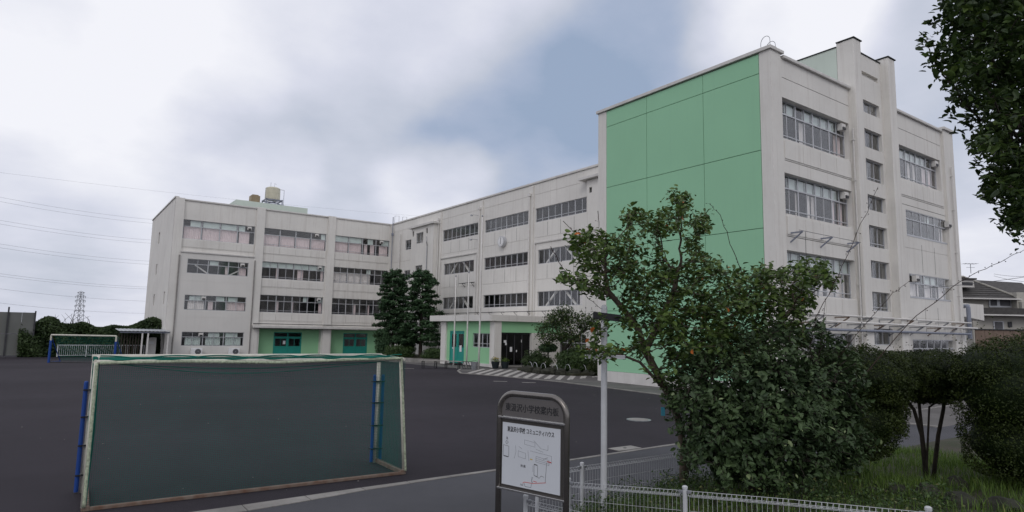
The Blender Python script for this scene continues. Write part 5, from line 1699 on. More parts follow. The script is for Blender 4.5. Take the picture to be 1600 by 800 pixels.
bush('clipped_hedge', 'dark clipped rounded hedge between the broadleaf shrub and the umbrella shaped bush',
     [(1352, 592, 9.6, 66, 50, .75), (1335, 660, 9.5, 66, 60, .7), (1300, 595, 9.7, 45, 52, .6), (1375, 640, 9.6, 36, 44, .5), (1398, 588, 9.9, 40, 40, .5)], .033, M['lf_hedge'], 54000, stems=[([(1340, 745, 9.5), (1342, 690, 9.5), (1345, 620, 9.5)], .04)], shell=.82, jitter=.9, lumps=.07, sprays=70, solid=.78)
bush('umbrella_bush', 'clipped umbrella shaped bush on thin bare stems',
     [(1445, 582, 10.2, 76, 36, .8), (1405, 592, 10.1, 36, 34, .5), (1485, 584, 10.2, 36, 30, .5), (1450, 608, 10.2, 48, 24, .5), (1492, 612, 10.2, 20, 14, .3)], .033, M['lf_hedge'], 42000,
     stems=[([(1446, 725, 10.1), (1440, 680, 10.1), (1428, 640, 10.1), (1405, 610, 10.1)], .035), ([(1448, 725, 10.1), (1440, 670, 10.15), (1436, 630, 10.2), (1440, 600, 10.2)], .032),
            ([(1456, 725, 10.1), (1466, 680, 10.1), (1474, 640, 10.1), (1478, 600, 10.1)], .035), ([(1441, 655, 10.12), (1452, 636, 10.1), (1464, 628, 10.1), (1470, 610, 10.1)], .018)],
     shell=.78, jitter=.9, lumps=.08, sprays=60, solid=.74)
bush('rounded_hedge', 'tall rounded clipped hedge at the right edge of the bed',
     [(1585, 610, 9.0, 82, 84, .85), (1640, 600, 9.0, 90, 90, .9), (1600, 690, 9.0, 88, 72, .8), (1660, 690, 8.8, 80, 80, .8), (1535, 575, 9.1, 34, 36, .5)], .033, M['lf_hedge'], 60000, stems=[([(1600, 790, 9), (1600, 720, 9), (1605, 640, 9)], .05)], shell=.82, jitter=.9, lumps=.07, sprays=70, solid=.78)

# ------------------------------------------------------------------ grass, weeds and rocks in the bed
def blades(name, pts, h, w, m, label=None, cat=None, lean=.5):
    n = len(pts)
    P = np.array(pts)
    H = h * RNG.uniform(.45, 1.25, n)[:, None]
    a = RNG.uniform(0, 2 * math.pi, n)
    d = np.stack([np.cos(a), np.sin(a), np.zeros(n)], 1)
    s = np.stack([-np.sin(a), np.cos(a), np.zeros(n)], 1) * w / 2
    L = d * H * lean * RNG.uniform(.2, 1.2, n)[:, None]
    up = np.array([0, 0, 1.])
    mid = P + up * H * .6 + L * .35; tip = P + up * H * .92 + L
    V = np.stack([P - s, P + s, mid + s * .8, mid - s * .8, tip], 1).reshape(-1, 3)
    i = np.arange(n)[:, None] * 5
    F = np.concatenate([i + np.array([[0, 1, 2, 3]]), i + np.array([[3, 2, 4, 4]])], 0)
    # second face is a triangle: keep as degenerate-free quad with a tiny tip edge
    V = V.reshape(n, 5, 3); tip2 = V[:, 4:5] + (s[:, None] * .08)
    V = np.concatenate([V, tip2], 1).reshape(-1, 3)
    i = np.arange(n)[:, None] * 6
    F = np.concatenate([i + np.array([[0, 1, 2, 3]]), i + np.array([[3, 2, 5, 4]])], 0)
    t = np.repeat(np.clip(RNG.beta(2, 2.2, n), 0, 1), 6)
    return fast_mesh(name, V, F, m, None, tint=t)

def build_grass():
    pts = []
    while len(pts) < 19000:
        x, y = RNG.uniform(5.5, 15), RNG.uniform(0, 6.7)
        dens = .35
        if x < 7.2 and y > 4.2: dens = .9
        if x > 8.5 and y > 2.5: dens = .95
        if math.sin(x * 1.7 + 1) * math.sin(y * 2.3) + RNG.uniform(-.8, .8) < -.35: dens *= .2
        if RNG.uniform() < dens: pts.append((x, y, bed_z(x, y) - .01))
    o = blades('grass', pts, .17, .009, M['lf_grass'])
    tag(o, 'unmown grass and weeds growing in the garden bed', 'grass', kind='stuff')
    # leafy ground cover close to the fence
    P = []
    for _ in range(420):
        x, y = RNG.uniform(5.55, 8.5), RNG.uniform(3.0, 6.7)
        z = bed_z(x, y)
        h = RNG.uniform(.08, .38)
        k = int(10 + h * 50)
        q = np.array([x, y, z]) + np.stack([RNG.normal(0, .06, k), RNG.normal(0, .06, k), RNG.uniform(.02, h, k)], 1)
        P.append(q)
    P = np.concatenate(P)
    o = crown('ground_cover', P, np.tile([0, 0, 1.], (len(P), 1)), .045, M['lf_garden'], None, aspect=.45, jitter=.7)
    tag(o, 'low leafy weeds behind the front fence', 'weeds', kind='stuff')
build_grass()

def rock_mesh(mb, c, r, seed):
    rg = np.random.default_rng(seed)
    bm = bmesh.new()
    bmesh.ops.create_icosphere(bm, subdivisions=3, radius=1)
    ph = rg.uniform(0, 6, 9)
    planes = [(lambda v: v / np.linalg.norm(v))(rg.normal(0, 1, 3)) for _ in range(9)]
    offs = rg.uniform(.62, .92, 9)
    for v in bm.verts:
        p = np.array(v.co)
        for pl, of in zip(planes, offs):
            k = p @ pl
            if k > of: p = p - pl * (k - of) * .85
        p = p * (1 + .05 * math.sin(p[0] * 6 + ph[0]) * math.sin(p[1] * 6 + ph[1]) + .035 * math.sin(p[2] * 11 + ph[2] + p[0] * 5))
        v.co = Vector(p * np.array(r) + np.array(c))
    b = len(mb.v)
    mb.v += [tuple(v.co) for v in bm.verts]
    for f in bm.faces:
        mb.f.append(tuple(b + v.index for v in f.verts)); mb.m.append(0)
    bm.free()

def build_rocks():
    spec = [(1030, 790, 7.2, .30, .20, 'grey boulder right behind the front fence near the pole'), (1020, 803, 6.9, .22, .13, 'low grey stone at the foot of the boulder behind the fence'),
            (1445, 742, 8.2, .26, .17, 'grey boulder below the umbrella shaped bush'), (1500, 765, 7.4, .30, .18, 'broad grey boulder in the bed near the right fence'),
            (1358, 723, 8.6, .12, .07, 'small pale stone under the clipped hedge'), (1565, 775, 7.3, .34, .15, 'flat dark stone in the lower right corner'),
            (1490, 712, 9.0, .24, .16, 'mossy boulder in the grass right of the bare stems'), (1400, 735, 8.4, .2, .12, 'dark stone left of the boulder under the umbrella bush')]
    for i, (x, y, d, r, h, lab) in enumerate(spec):
        p = at(x, y, d)
        mb = MB(); rock_mesh(mb, (p[0], p[1], bed_z(p[0], p[1]) + h * .15), (r * .8, r * .62, h * .9), 40 + i)
        tag(mb.build('boulder', M['rock'], smooth=False), lab, 'rock', 'stones in the garden bed')
    # rocks edging the entrance garden
    pos = [((25.0, 33.1), .42, .30), ((24.5, 32.0), .5, .34), ((24.35, 31.0), .48, .3), ((24.45, 30.1), .55, .36), ((24.8, 29.35), .45, .3), ((25.5, 29.0), .5, .3), ((26.4, 28.6), .55, .26)]
    nm = ['first', 'second', 'third', 'fourth', 'fifth', 'sixth', 'last']
    for i, ((x, y), r, h) in enumerate(pos):
        mb = MB(); rock_mesh(mb, (x, y, h * .4), (r * .8, r, h), 70 + i)
        tag(mb.build('edging_rock', M['rock']), nm[i] + ' rock from the entrance doors edging the planted bed', 'rock', 'rocks edging the entrance garden')
    # half hoop edging
    for i, (x, y) in enumerate([(25.15, 32.9), (24.95, 32.1), (24.9, 31.2), (25.0, 30.2), (25.5, 29.6), (26.3, 29.1)]):
        mb = MB(); pts = []
        for k in range(9):
            a = math.pi * k / 8
            pts.append((x + .1 * math.cos(a), y + .36 * math.cos(a), .30 + .32 * math.sin(a)))
        mb.tube(pts, .014, 6)
        tag(mb.build('garden_hoop', M['white']), nm[min(i, 5)] + ' white half hoop from the entrance doors above the edging rocks', 'garden edging', 'white half hoops')
build_rocks()

# ------------------------------------------------------------------ entrance garden plants
def small_bush(name, label, c, r, m, n, size, group=None, cat='bush', lump=.1, trunk=False, shell=.6):
    e = empty(name, (c[0], c[1], 0), label, cat, group)
    d = RNG.normal(0, 1, (n, 3)); d /= np.linalg.norm(d, axis=1)[:, None]
    ph = RNG.uniform(0, 6, 4)
    lum = np.sin(d[:, 0] * 6 + ph[0]) * np.sin(d[:, 1] * 6 + ph[1]) + .6 * np.sin(d[:, 2] * 8 + ph[2])
    rr = (RNG.uniform(shell ** 3, 1, n) ** (1 / 3)) * (1 + lump * lum)
    P = np.array(c) + d * rr[:, None] * np.array(r)
    k = P[:, 2] > gz(c[0], c[1])
    crown('crown', P[k], d[k] + np.array([0, 0, .4]), size, m, e, tintbase=np.clip(.5 + .35 * lum[k], 0, 1), jitter=.8)
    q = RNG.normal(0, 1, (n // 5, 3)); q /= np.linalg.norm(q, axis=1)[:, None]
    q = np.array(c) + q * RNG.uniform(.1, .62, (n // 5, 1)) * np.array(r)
    crown('dark_core', q, RNG.normal(0, 1, q.shape), size * 2.4, m, e, tintbase=np.zeros(len(q)))  # core of larger leaves in the darkest tint
    mb = MB(); mb.tube([(c[0], c[1], gz(c[0], c[1]) - .05), (c[0] + .05, c[1], c[2])], [.06, .04], 6); mb.build('trunk', M['bark_dk'], e)
    return e

def build_entrance_garden():
    # small leafy tree in front of the entrance
    b = np.array([26.9, 31.6, 0])
    e = empty('garden_tree', b, 'small leafy tree standing beside the dark entrance doors', 'tree')
    cl = [(26.6, 33.2, 2.6, .7), (27.0, 32.3, 3.3, .85), (26.8, 31.3, 3.6, .8), (27.2, 30.4, 3.1, .8), (26.6, 31.8, 2.4, .8), (27.5, 29.6, 3.3, .6), (27.2, 32.9, 3.4, .6), (26.7, 30.6, 2.3, .7), (27.4, 28.8, 2.9, .5), (26.3, 32.6, 2.0, .5)]
    att = np.concatenate([ball(int(90 * r), (x, y, z), (r, r, r * .8))[0] for x, y, z, r in cl])
    X, par, acc, kids = colonize([[b, b + (.05, .1, .7), b + (0, 0, 1.4), b + (-.1, .1, 1.9)], [b + (0, 0, 1.4), b + (.2, -.8, 2.2), b + (.4, -1.6, 2.7)]], att, step=.22, kill=.28, infl=1.6, up=.03)
    skeleton_mesh('trunk', X, par, np.clip(.011 * acc ** .5, .012, .12), M['bark_dk'], e)
    tips = np.where(acc <= 3)[0]
    P = np.concatenate([X[i] + RNG.normal(0, .19, (26, 3)) for i in tips])
    crown('crown', P, np.tile([0, 0, 1.], (len(P), 1)), .15, M['lf_garden'], e, jitter=.7)
    small_bush('clipped_shrub', 'dense dark green clipped shrub under the garden tree', (26.6, 30.2, .75), (1.15, 1.35, .85), M['lf_garden'], 7000, .11)
    small_bush('clipped_shrub', 'loose brownish shrub nearest the entrance doors', (25.9, 33.2, .55), (.9, 1.2, .75), M['lf_ivy'], 5000, .11, lump=.2)
    small_bush('clipped_shrub', 'small low shrub at the right end of the entrance garden', (26.9, 28.4, .35), (.75, .7, .6), M['lf_hedge'], 2600, .10)
    small_bush('clipped_shrub', 'flat topped dark shrub left of the garden tree trunk', (26.7, 33.0, 1.5), (.6, .7, .3), M['lf_pine'], 1800, .12)
    mb = MB()
    mb.box(24.9, 31.6, 28.4, 33.9, 0, .16)
    tag(mb.build('terrain', M['soil']), kind='structure')
    # post with small roofed notice board behind the garden
    e = empty('notice_stand', (28.2, 29.2, 0), 'small roofed notice stand behind the entrance garden', 'notice board')
    mb = MB(); mb.box(27.5, 29.0, 29.15, 29.25, .8, 1.75); mb.build('panel', M['wall_new'], e)
    mb = MB(); mb.box(27.35, 29.15, 28.95, 29.45, 1.8, 1.87); mb.build('roof', M['corrug'], e)
    for x in (27.5, 28.95):
        mb = MB(); mb.box(x - .04, x + .04, 29.16, 29.24, 0, 1.8); mb.build('leg', M['metal'], e)
build_entrance_garden()

# ------------------------------------------------------------------ conifers by the inner corner
def conifer(name, label, base, H, R0, seed):
    rg = np.random.default_rng(seed)
    e = empty(name, base, label, 'tree')
    b = np.array(base, float)
    mb = MB(); mb.tube([b + (0, 0, -.1), b + (.05, 0, H * .5), b + (0, 0, H * .97)], [.19, .11, .02], 9)
    P, N = [], []
    nb = int(H * 11)
    for k in range(nb):
        t = k / nb
        z = H * (.17 + .81 * t)
        # column-like outline, uneven, narrowing only near the top
        prof = R0 * (1 - .38 * t ** 1.4) * (1 if t < .82 else max(.14, math.sqrt(max(0.0, 1 - ((t - .82) / .19) ** 2)))) * rg.uniform(.72, 1.12)
        a = k * 2.399 + rg.uniform(-.4, .4)
        d = np.array([math.cos(a), math.sin(a), 0])
        tip = b + d * prof + np.array([0, 0, z + prof * rg.uniform(-.08, .10)])
        st = b + np.array([0, 0, z])
        mb.tube([st, (st + tip) / 2 + np.array([0, 0, .05]), tip], [.035, .022, .008], 5)
        # flat pads of needles along the outer part
        n = int(70 * prof)
        s = rg.uniform(.22, 1.05, n) ** .8
        side = np.array([-d[1], d[0], 0])
        q = st + (tip - st) * s[:, None] + side * rg.normal(0, .20, (n, 1)) * (1.15 - .4 * s[:, None]) + np.array([0, 0, 1.]) * rg.normal(.03, .055, (n, 1))
        P.append(q); N.append(np.tile([0, 0, 1.], (n, 1)) + d * .3)
    mb.build('trunk', M['bark_dk'], e)
    P, N = np.concatenate(P), np.concatenate(N)
    P = np.concatenate([P + rg.normal(0, .06, P.shape), P + rg.normal(0, .06, P.shape)]); N = np.concatenate([N, N])
    crown('crown', P, N, .26, M['lf_pine'], e, aspect=.42, jitter=.5)

def build_conifers():
    z = gz(27, 55)
    conifer('conifer_tree', 'dark columnar conifer by the inner corner, the left of the pair', (26.7, 56.6, z), 8.7, 1.95, 5)
    conifer('conifer_tree', 'dark columnar conifer by the inner corner, the right of the pair', (28.1, 53.6, z), 8.6, 2.05, 9)
    small_bush('dark_shrub', 'narrow dark upright shrub left of the left conifer trunk', (25.6, 56.4, 1.2), (.75, .75, 1.5), M['lf_pine'], 2600, .16)
    small_bush('dark_shrub', 'narrow dark upright shrub between the conifer trunks', (27.6, 55.2, 1.2), (.8, .8, 1.5), M['lf_pine'], 2600, .16)
    small_bush('planter_shrub', 'rounded green shrub in the conifer planter, the left one', (26.2, 54.0, .45), (1.5, 1.3, .75), M['lf_garden'], 3600, .13)
    small_bush('planter_shrub', 'rounded green shrub in the conifer planter, next to the porch', (27.7, 50.2, .35), (1.1, 1.3, .65), M['lf_garden'], 3000, .13)
    e = empty('planter', (27.5, 53, gz(27, 53)), 'low concrete kerbed planter round the two conifers', 'planter')
    ring = [(24.1, 53.0), (24.6, 58.5), (31.4, 61.5), (31.4, 47.3), (26.6, 47.3), (25.2, 49.0)]
    zz = gz(27, 52)
    for k in range(len(ring)):
        a, b = ring[k], ring[(k + 1) % len(ring)]
        mb = MB(); mb.bar((*a, zz + .17), (*b, zz + .17), .18, .42); mb.build('kerb_stone', M['concrete'], e, bevel=.01)
    mb = MB(); mb.poly([(p[0], p[1], zz + .27) for p in ring]); mb.build('soil', M['soil'], e, fix=False)
build_conifers()

# ------------------------------------------------------------------ things before the porch
def build_porch_things():
    for i, ((x, y), h, lab) in enumerate((((24.45, 41.3), 6.7, 'white flagpole in front of the teal porch door'), ((24.0, 38.75), 6.75, 'white flagpole in the middle before the porch'), ((24.0, 37.15), 10.6, 'tallest white flagpole at the porch corner'))):
        e = empty('flagpole', (x, y, gz(x, y)), lab, 'flagpole', 'flagpoles before the porch')
        mb = MB(); mb.lathe((x, y, gz(x, y) - .05), [(.06, 0), (.058, 2.0), (.045, h * .6), (.035, h)], 12); mb.build('shaft', M['pipe_white'], e, smooth=True)
        mb = MB(); mb.lathe((x, y, gz(x, y) + h - .06), [(.03, 0), (.06, .04), (.06, .09), (.02, .13)], 10); mb.build('finial', M['metal'], e)
        mb = MB(); mb.tube([(x + .07, y - .02, 1.0), (x + .05, y - .02, h - .1)], .005, 4); mb.build('halyard', M['wire'], e)
    # low shoe rack / bench
    a, b = np.array([20.6, 39.3]), np.array([22.6, 37.0])
    d = (b - a) / np.linalg.norm(b - a); s = np.array([-d[1], d[0]])
    e = empty('bench', (*((a + b) / 2), gz(21, 38)), 'long weathered bench before the porch', 'bench')
    z = gz(21, 38)
    for k in range(3):
        o_ = s * (k - 1) * .15
        mb = MB(); mb.bar((*(a + o_), z + .52), (*(b + o_), z + .52), .13, .035); mb.build('slat', M['rust2'], e)
    for t in (.08, .38, .62, .92):
        c = a + (b - a) * t
        mb = MB(); mb.bar((*(c - s * .18), z), (*(c - s * .18), z + .5), .05, .05); mb.bar((*(c + s * .18), z), (*(c + s * .18), z + .5), .05, .05); mb.bar((*(c - s * .2), z + .48), (*(c + s * .2), z + .48), .05, .05)
        mb.build('leg', M['metal_dk'], e)
    # folding scraper rack beside it
    e = empty('boot_rack', (23.0, 37.2, gz(23, 37)), 'dark metal boot scraper rack at the right end of the bench', 'rack')
    mb = MB()
    for k in range(6):
        t = k / 5
        mb.bar((22.75 + .12 * k, 37.5 - .14 * k, z + .5), (22.6 + .14 * k, 36.9 - .10 * k, z + .05), .04, .03)
    mb.bar((22.75, 37.5, z + .5), (23.35, 36.8, z + .5), .05, .04); mb.bar((22.6, 36.9, z + .06), (23.3, 36.4, z + .06), .05, .04)
    mb.build('rack_bars', M['metal_dk'], e)
    e = empty('bucket', (22.85, 35.9, gz(23, 36)), 'grey galvanised bucket standing at the end of the striped pavers', 'bucket')
    mb = MB(); mb.lathe((22.85, 35.9, gz(23, 36)), [(.18, 0), (.24, .5), (.25, .52), (.22, .52), (.16, .06)], 16); mb.build('pail', M['metal'], e)
    mb = MB(); mb.tube([(22.85 + .24 * math.cos(a), 35.9 + .02, gz(23, 36) + .5 + .12 * math.sin(a)) for a in np.linspace(0, math.pi, 9)], .008, 5); mb.build('handle', M['metal_dk'], e)
    # flower pots by the entrance pillar
    for i, (x, y, fl, lab) in enumerate(((25.0, 36.6, 'flower_y', 'dark planter with yellow flowers by the entrance pillar'), (25.6, 36.3, 'lf_grass', 'dark planter with green leaves in front of the entrance doors'))):
        e = empty('flower_pot', (x, y, 0), lab, 'planter', 'planters by the entrance')
        mb = MB(); mb.lathe((x, y, 0), [(.2, 0), (.3, .42), (.31, .46), (.26, .46), (.24, .40), (0.0, .38)], 14); mb.build('pot', M['pot'], e)
        P = np.array([x, y, .55]) + RNG.normal(0, 1, (220, 3)) * np.array([.15, .15, .08])
        crown('plant', P, np.tile([0, 0, 1.], (220, 1)), .08, M['lf_grass'], e, jitter=.8)
        if i == 0:
            mb = MB()
            for _ in range(16):
                q = np.array([x, y, .66]) + RNG.normal(0, 1, 3) * np.array([.14, .14, .05])
                mb.lathe(q, [(.012, 0), (.035, .02), (.02, .04)], 6)
            mb.build('flowers', M['flower_y'], e)
M['rust2'] = mat('weathered_board', (0.36, 0.34, 0.31), 0.85, var=0.2, scale=6)
build_porch_things()

# ------------------------------------------------------------------ far left: screens, vine hedge, railing, walkway
def build_left():
    z = -.45
    y0 = 71.0
    e = empty('screen_fence', (-12, y0, z), 'grey panelled screen fence at the far left of the yard', 'fence')
    xs = np.arange(-24, 0.1, 1.9)
    for x in xs:
        mb = MB(); mb.box(x - .06, x + .06, y0 - .1, y0 + .02, z, z + (4.0 if abs(x - xs[-2]) > .1 else 4.3)); mb.build('post', M['metal_dk'], e)
    for x in xs[:-1]:
        for k in range(2):
            for j in range(2):
                mb = MB(); mb.box(x + .03 + k * .93, x + .95 + k * .93, y0, y0 + .05, z + .1 + j * 1.9, z + 1.95 + j * 1.9); mb.build('screen_panel', M['panelwall'], e)
    # vine covered hedge: long uneven mass
    e = empty('vine_hedge', (3, 72, z), 'long vine covered hedge along the far boundary', 'hedge')
    P, N, T = [], [], []
    n = 30000
    x = RNG.uniform(-2.2, 9.2, n)
    prof = 2.75 + .16 * np.sin(x * 1.1) + .14 * np.sin(x * 2.7 + 1) + np.where(x < .6, .7 * np.exp(-((x + .5) / .9) ** 2), 0) + np.where(x > 7, .9 * np.exp(-((x - 8.3) / .8) ** 2), 0)
    ang = RNG.uniform(0, 1, n)
    zz_ = np.where(ang < .72, RNG.uniform(0, 1, n) * prof, prof * RNG.uniform(.93, 1.04, n))
    yy = np.where(ang < .72, 71.0 + RNG.normal(0, .22, n) + .5 * (zz_ / prof) ** 3 + .25 * np.sin(x * 2 + zz_ * 1.7), RNG.uniform(71.2, 73.2, n))
    lum = np.sin(x * 2 + zz_ * 1.7)
    P = np.stack([x, yy, z + zz_], 1)
    N = np.tile([0, -.8, .7], (n, 1))
    crown('crown', P, N, .25, M['lf_ivy'], e, tintbase=np.clip(.45 - .3 * lum, 0, 1), jitter=.7)
    mb = MB(); mb.box(-2.0, 9.0, 71.7, 72.6, z, z + 2.6); mb.build('dark_core', M['soil'], e)  # solid soil-coloured box as core behind the leaves
    for k in range(14):
        xx = RNG.uniform(-2.0, 3.5)
        mb = MB(); mb.tube([(xx, 71.5, z + 2.8), (xx + RNG.uniform(-.3, .3), 71.4, z + 3.3), (xx + RNG.uniform(-.6, .6), 71.3, z + 3.6 + RNG.uniform(0, .35))], [.03, .02, .008], 5)
        mb.build('stem', M['bark_dk'], e)
    # white railing with green net behind the far goal
    e = empty('white_railing', (4, 66, z), 'low white railing before the vine hedge', 'railing')
    r = Rn[:2, 0] / np.linalg.norm(Rn[:2, 0])
    zr = -.42
    pts = []
    for k in range(4):
        q = ray(90 + 45 * k, 545); q = Cn + q * (69.3 / q[1]); pts.append(q[:2])
    for k, p in enumerate(pts):
        mb = MB(); mb.bar((*p, zr), (*p, zr + 1.05), .09, .09); mb.build('post', M['white'], e)
    for k in range(3):
        p, q = pts[k], pts[k + 1]
        mb = MB(); mb.bar((*p, zr + 1.02), (*q, zr + 1.02), .06, .06); mb.bar((*p, zr + .12), (*q, zr + .12), .06, .06); mb.build('rail', M['white'], e)
        for j in range(1, 14):
            c = p + (q - p) * j / 14
            mb = MB(); mb.bar((*c, zr + .12), (*c, zr + 1.0), .028, .028); mb.build('baluster', M['white'], e)
    # roofed walkway at the foot of the left gable
    e = empty('covered_walkway', (7.5, 66.5, z), 'small corrugated lean-to roof at the left end of the school', 'shelter')
    mb = MB(); n = 26
    for k in range(n):
        x0, x1 = 4.9 + k * .155, 4.9 + (k + 1) * .155
        za, zb = 1.95 + .03 * (k % 2), 1.95 + .03 * ((k + 1) % 2)
        mb.hexa([(x0, 65.6, za - .02), (x1, 65.6, zb - .02), (x1, 70.5, zb + .14), (x0, 70.5, za + .14), (x0, 65.6, za), (x1, 65.6, zb), (x1, 70.5, zb + .16), (x0, 70.5, za + .16)])
    mb.build('roof_sheet', M['corrug'], e)
    mb = MB(); mb.box(4.95, 8.9, 65.75, 65.85, 1.78, 1.90); mb.build('beam', M['pipe_grey'], e)
    for x in (6.7, 7.15, 8.75):
        mb = MB(); mb.box(x - .06, x + .06, 65.75, 65.87, z, 1.78); mb.build('post', M['pipe_white'], e)
    for k in range(9):
        x = 4.95 + k * .22
        mb = MB(); mb.box(x - .045, x + .045, 66.3, 66.4, z, 1.75); mb.build('screen_slat', M['bark_dk'], e)
    mb = MB(); mb.box(7.3, 8.1, 68.0, 68.35, z, 1.35); tag(mb.build('cabinet', M['wall_new'], bevel=.02), 'grey steel cabinet under the lean-to roof', 'cabinet')
    mb = MB(); mb.box(7.5, 7.9, 67.985, 67.998, .75, 1.0); o = mb.build('notice', M['paper'], bpy.data.objects['cabinet'])
build_left()

# ------------------------------------------------------------------ pylon and power lines
def build_pylon():
    d = 520
    b = at(122, 505, d); b[2] = -6
    r = Rn[:, 0].copy(); r[2] = 0; r /= np.linalg.norm(r); fw = np.array([-r[1], r[0], 0])
    top = at(122, 456, d)[2]
    H = top - b[2]
    e = empty('power_pylon', b, 'distant grey lattice power pylon above the vine hedge', 'pylon')
    w = lambda t: 1.9 * (1 - t) + 1.3
    P = lambda t, sx, sy: b + r * sx * w(t) + fw * sy * w(t) + np.array([0, 0, H * t])
    mb = MB()
    n = 9
    for k in range(n):
        t0, t1 = k / n, (k + 1) / n
        for sx, sy in ((-1, -1), (1, -1), (1, 1), (-1, 1)):
            mb.bar(P(t0, sx, sy), P(t1, sx, sy), .30, .30)
        for sy in (-1, 1):
            mb.bar(P(t0, -1, sy), P(t1, 1, sy), .18, .18); mb.bar(P(t0, 1, sy), P(t1, -1, sy), .18, .18); mb.bar(P(t1, -1, sy), P(t1, 1, sy), .18, .18)
    mb.build('tower', M['metal'], e)
    for i, t in enumerate((.55, .68, .80, .90, .985)):
        mb = MB(); hw = 4.2 if i < 4 else 3.2
        c = b + np.array([0, 0, H * t])
        for sx in (-1, 1):
            mb.bar(c, c + r * sx * hw, .26, .26); mb.bar(c + np.array([0, 0, 1.4]), c + r * sx * hw, .2, .2)
            if i < 4: mb.bar(c + r * sx * hw, c + r * sx * (hw - .3) - np.array([0, 0, 1.5]), .3, .3)
        mb.build('cross_arm', M['metal'], e)
    lines = [((-60, 296), (250, 344), 'topmost pair of power lines, upper wire'), ((-60, 303), (250, 350), 'topmost pair of power lines, lower wire'),
             ((-60, 333), (250, 376), 'second pair of power lines, upper wire'), ((-60, 339), (250, 381), 'second pair of power lines, lower wire'),
             ((-60, 371), (250, 409), 'third pair of power lines, upper wire'), ((-60, 377), (250, 414), 'third pair of power lines, lower wire'),
             ((-60, 419), (250, 449), 'power line of the fourth level, upper wire'), ((-60, 423), (250, 452), 'power line of the fourth level, lower wire'),
             ((-60, 443), (250, 471), 'single power line just above the pylon top'), ((-60, 466), (250, 490), 'lowest power line crossing behind the pylon'),
             ((-60, 262), (660, 338), 'faint high power line passing over the left wing roof')]
    for (x0, y0), (x1, y1), lab in lines:
        A, B = at(x0, y0, 240), at(x1, y1, 330)
        if x1 > 400: B = at(x1, y1, 360)
        pts = []
        for k in range(25):
            t = k / 24
            p = A + (B - A) * t; p[2] -= 4 * t * (1 - t) * 1.4
            pts.append(p)
        mb = MB(); mb.tube(pts, .034 if x1 < 400 else .022, 4)
        tag(mb.build('power_line', M['wire']), lab, 'power line', 'power lines at the left')
    for (x0, y0, d0), (x1, y1, d1), lab in (((1200, 462, 30), (1650, 425, 40), 'thin cable crossing the near end of the school'), ((1553, 428, 62), (1660, 425, 50), 'upper cable running from the house pole'), ((1553, 431, 62), (1660, 440, 50), 'lower cable running from the house pole')):
        A, B = at(x0, y0, d0), at(x1, y1, d1)
        pts = [A + (B - A) * k / 12 - np.array([0, 0, 4 * (k / 12) * (1 - k / 12) * .3]) for k in range(13)]
        mb = MB(); mb.tube(pts, .014, 4)
        tag(mb.build('cable', M['wire']), lab, 'cable')
build_pylon()

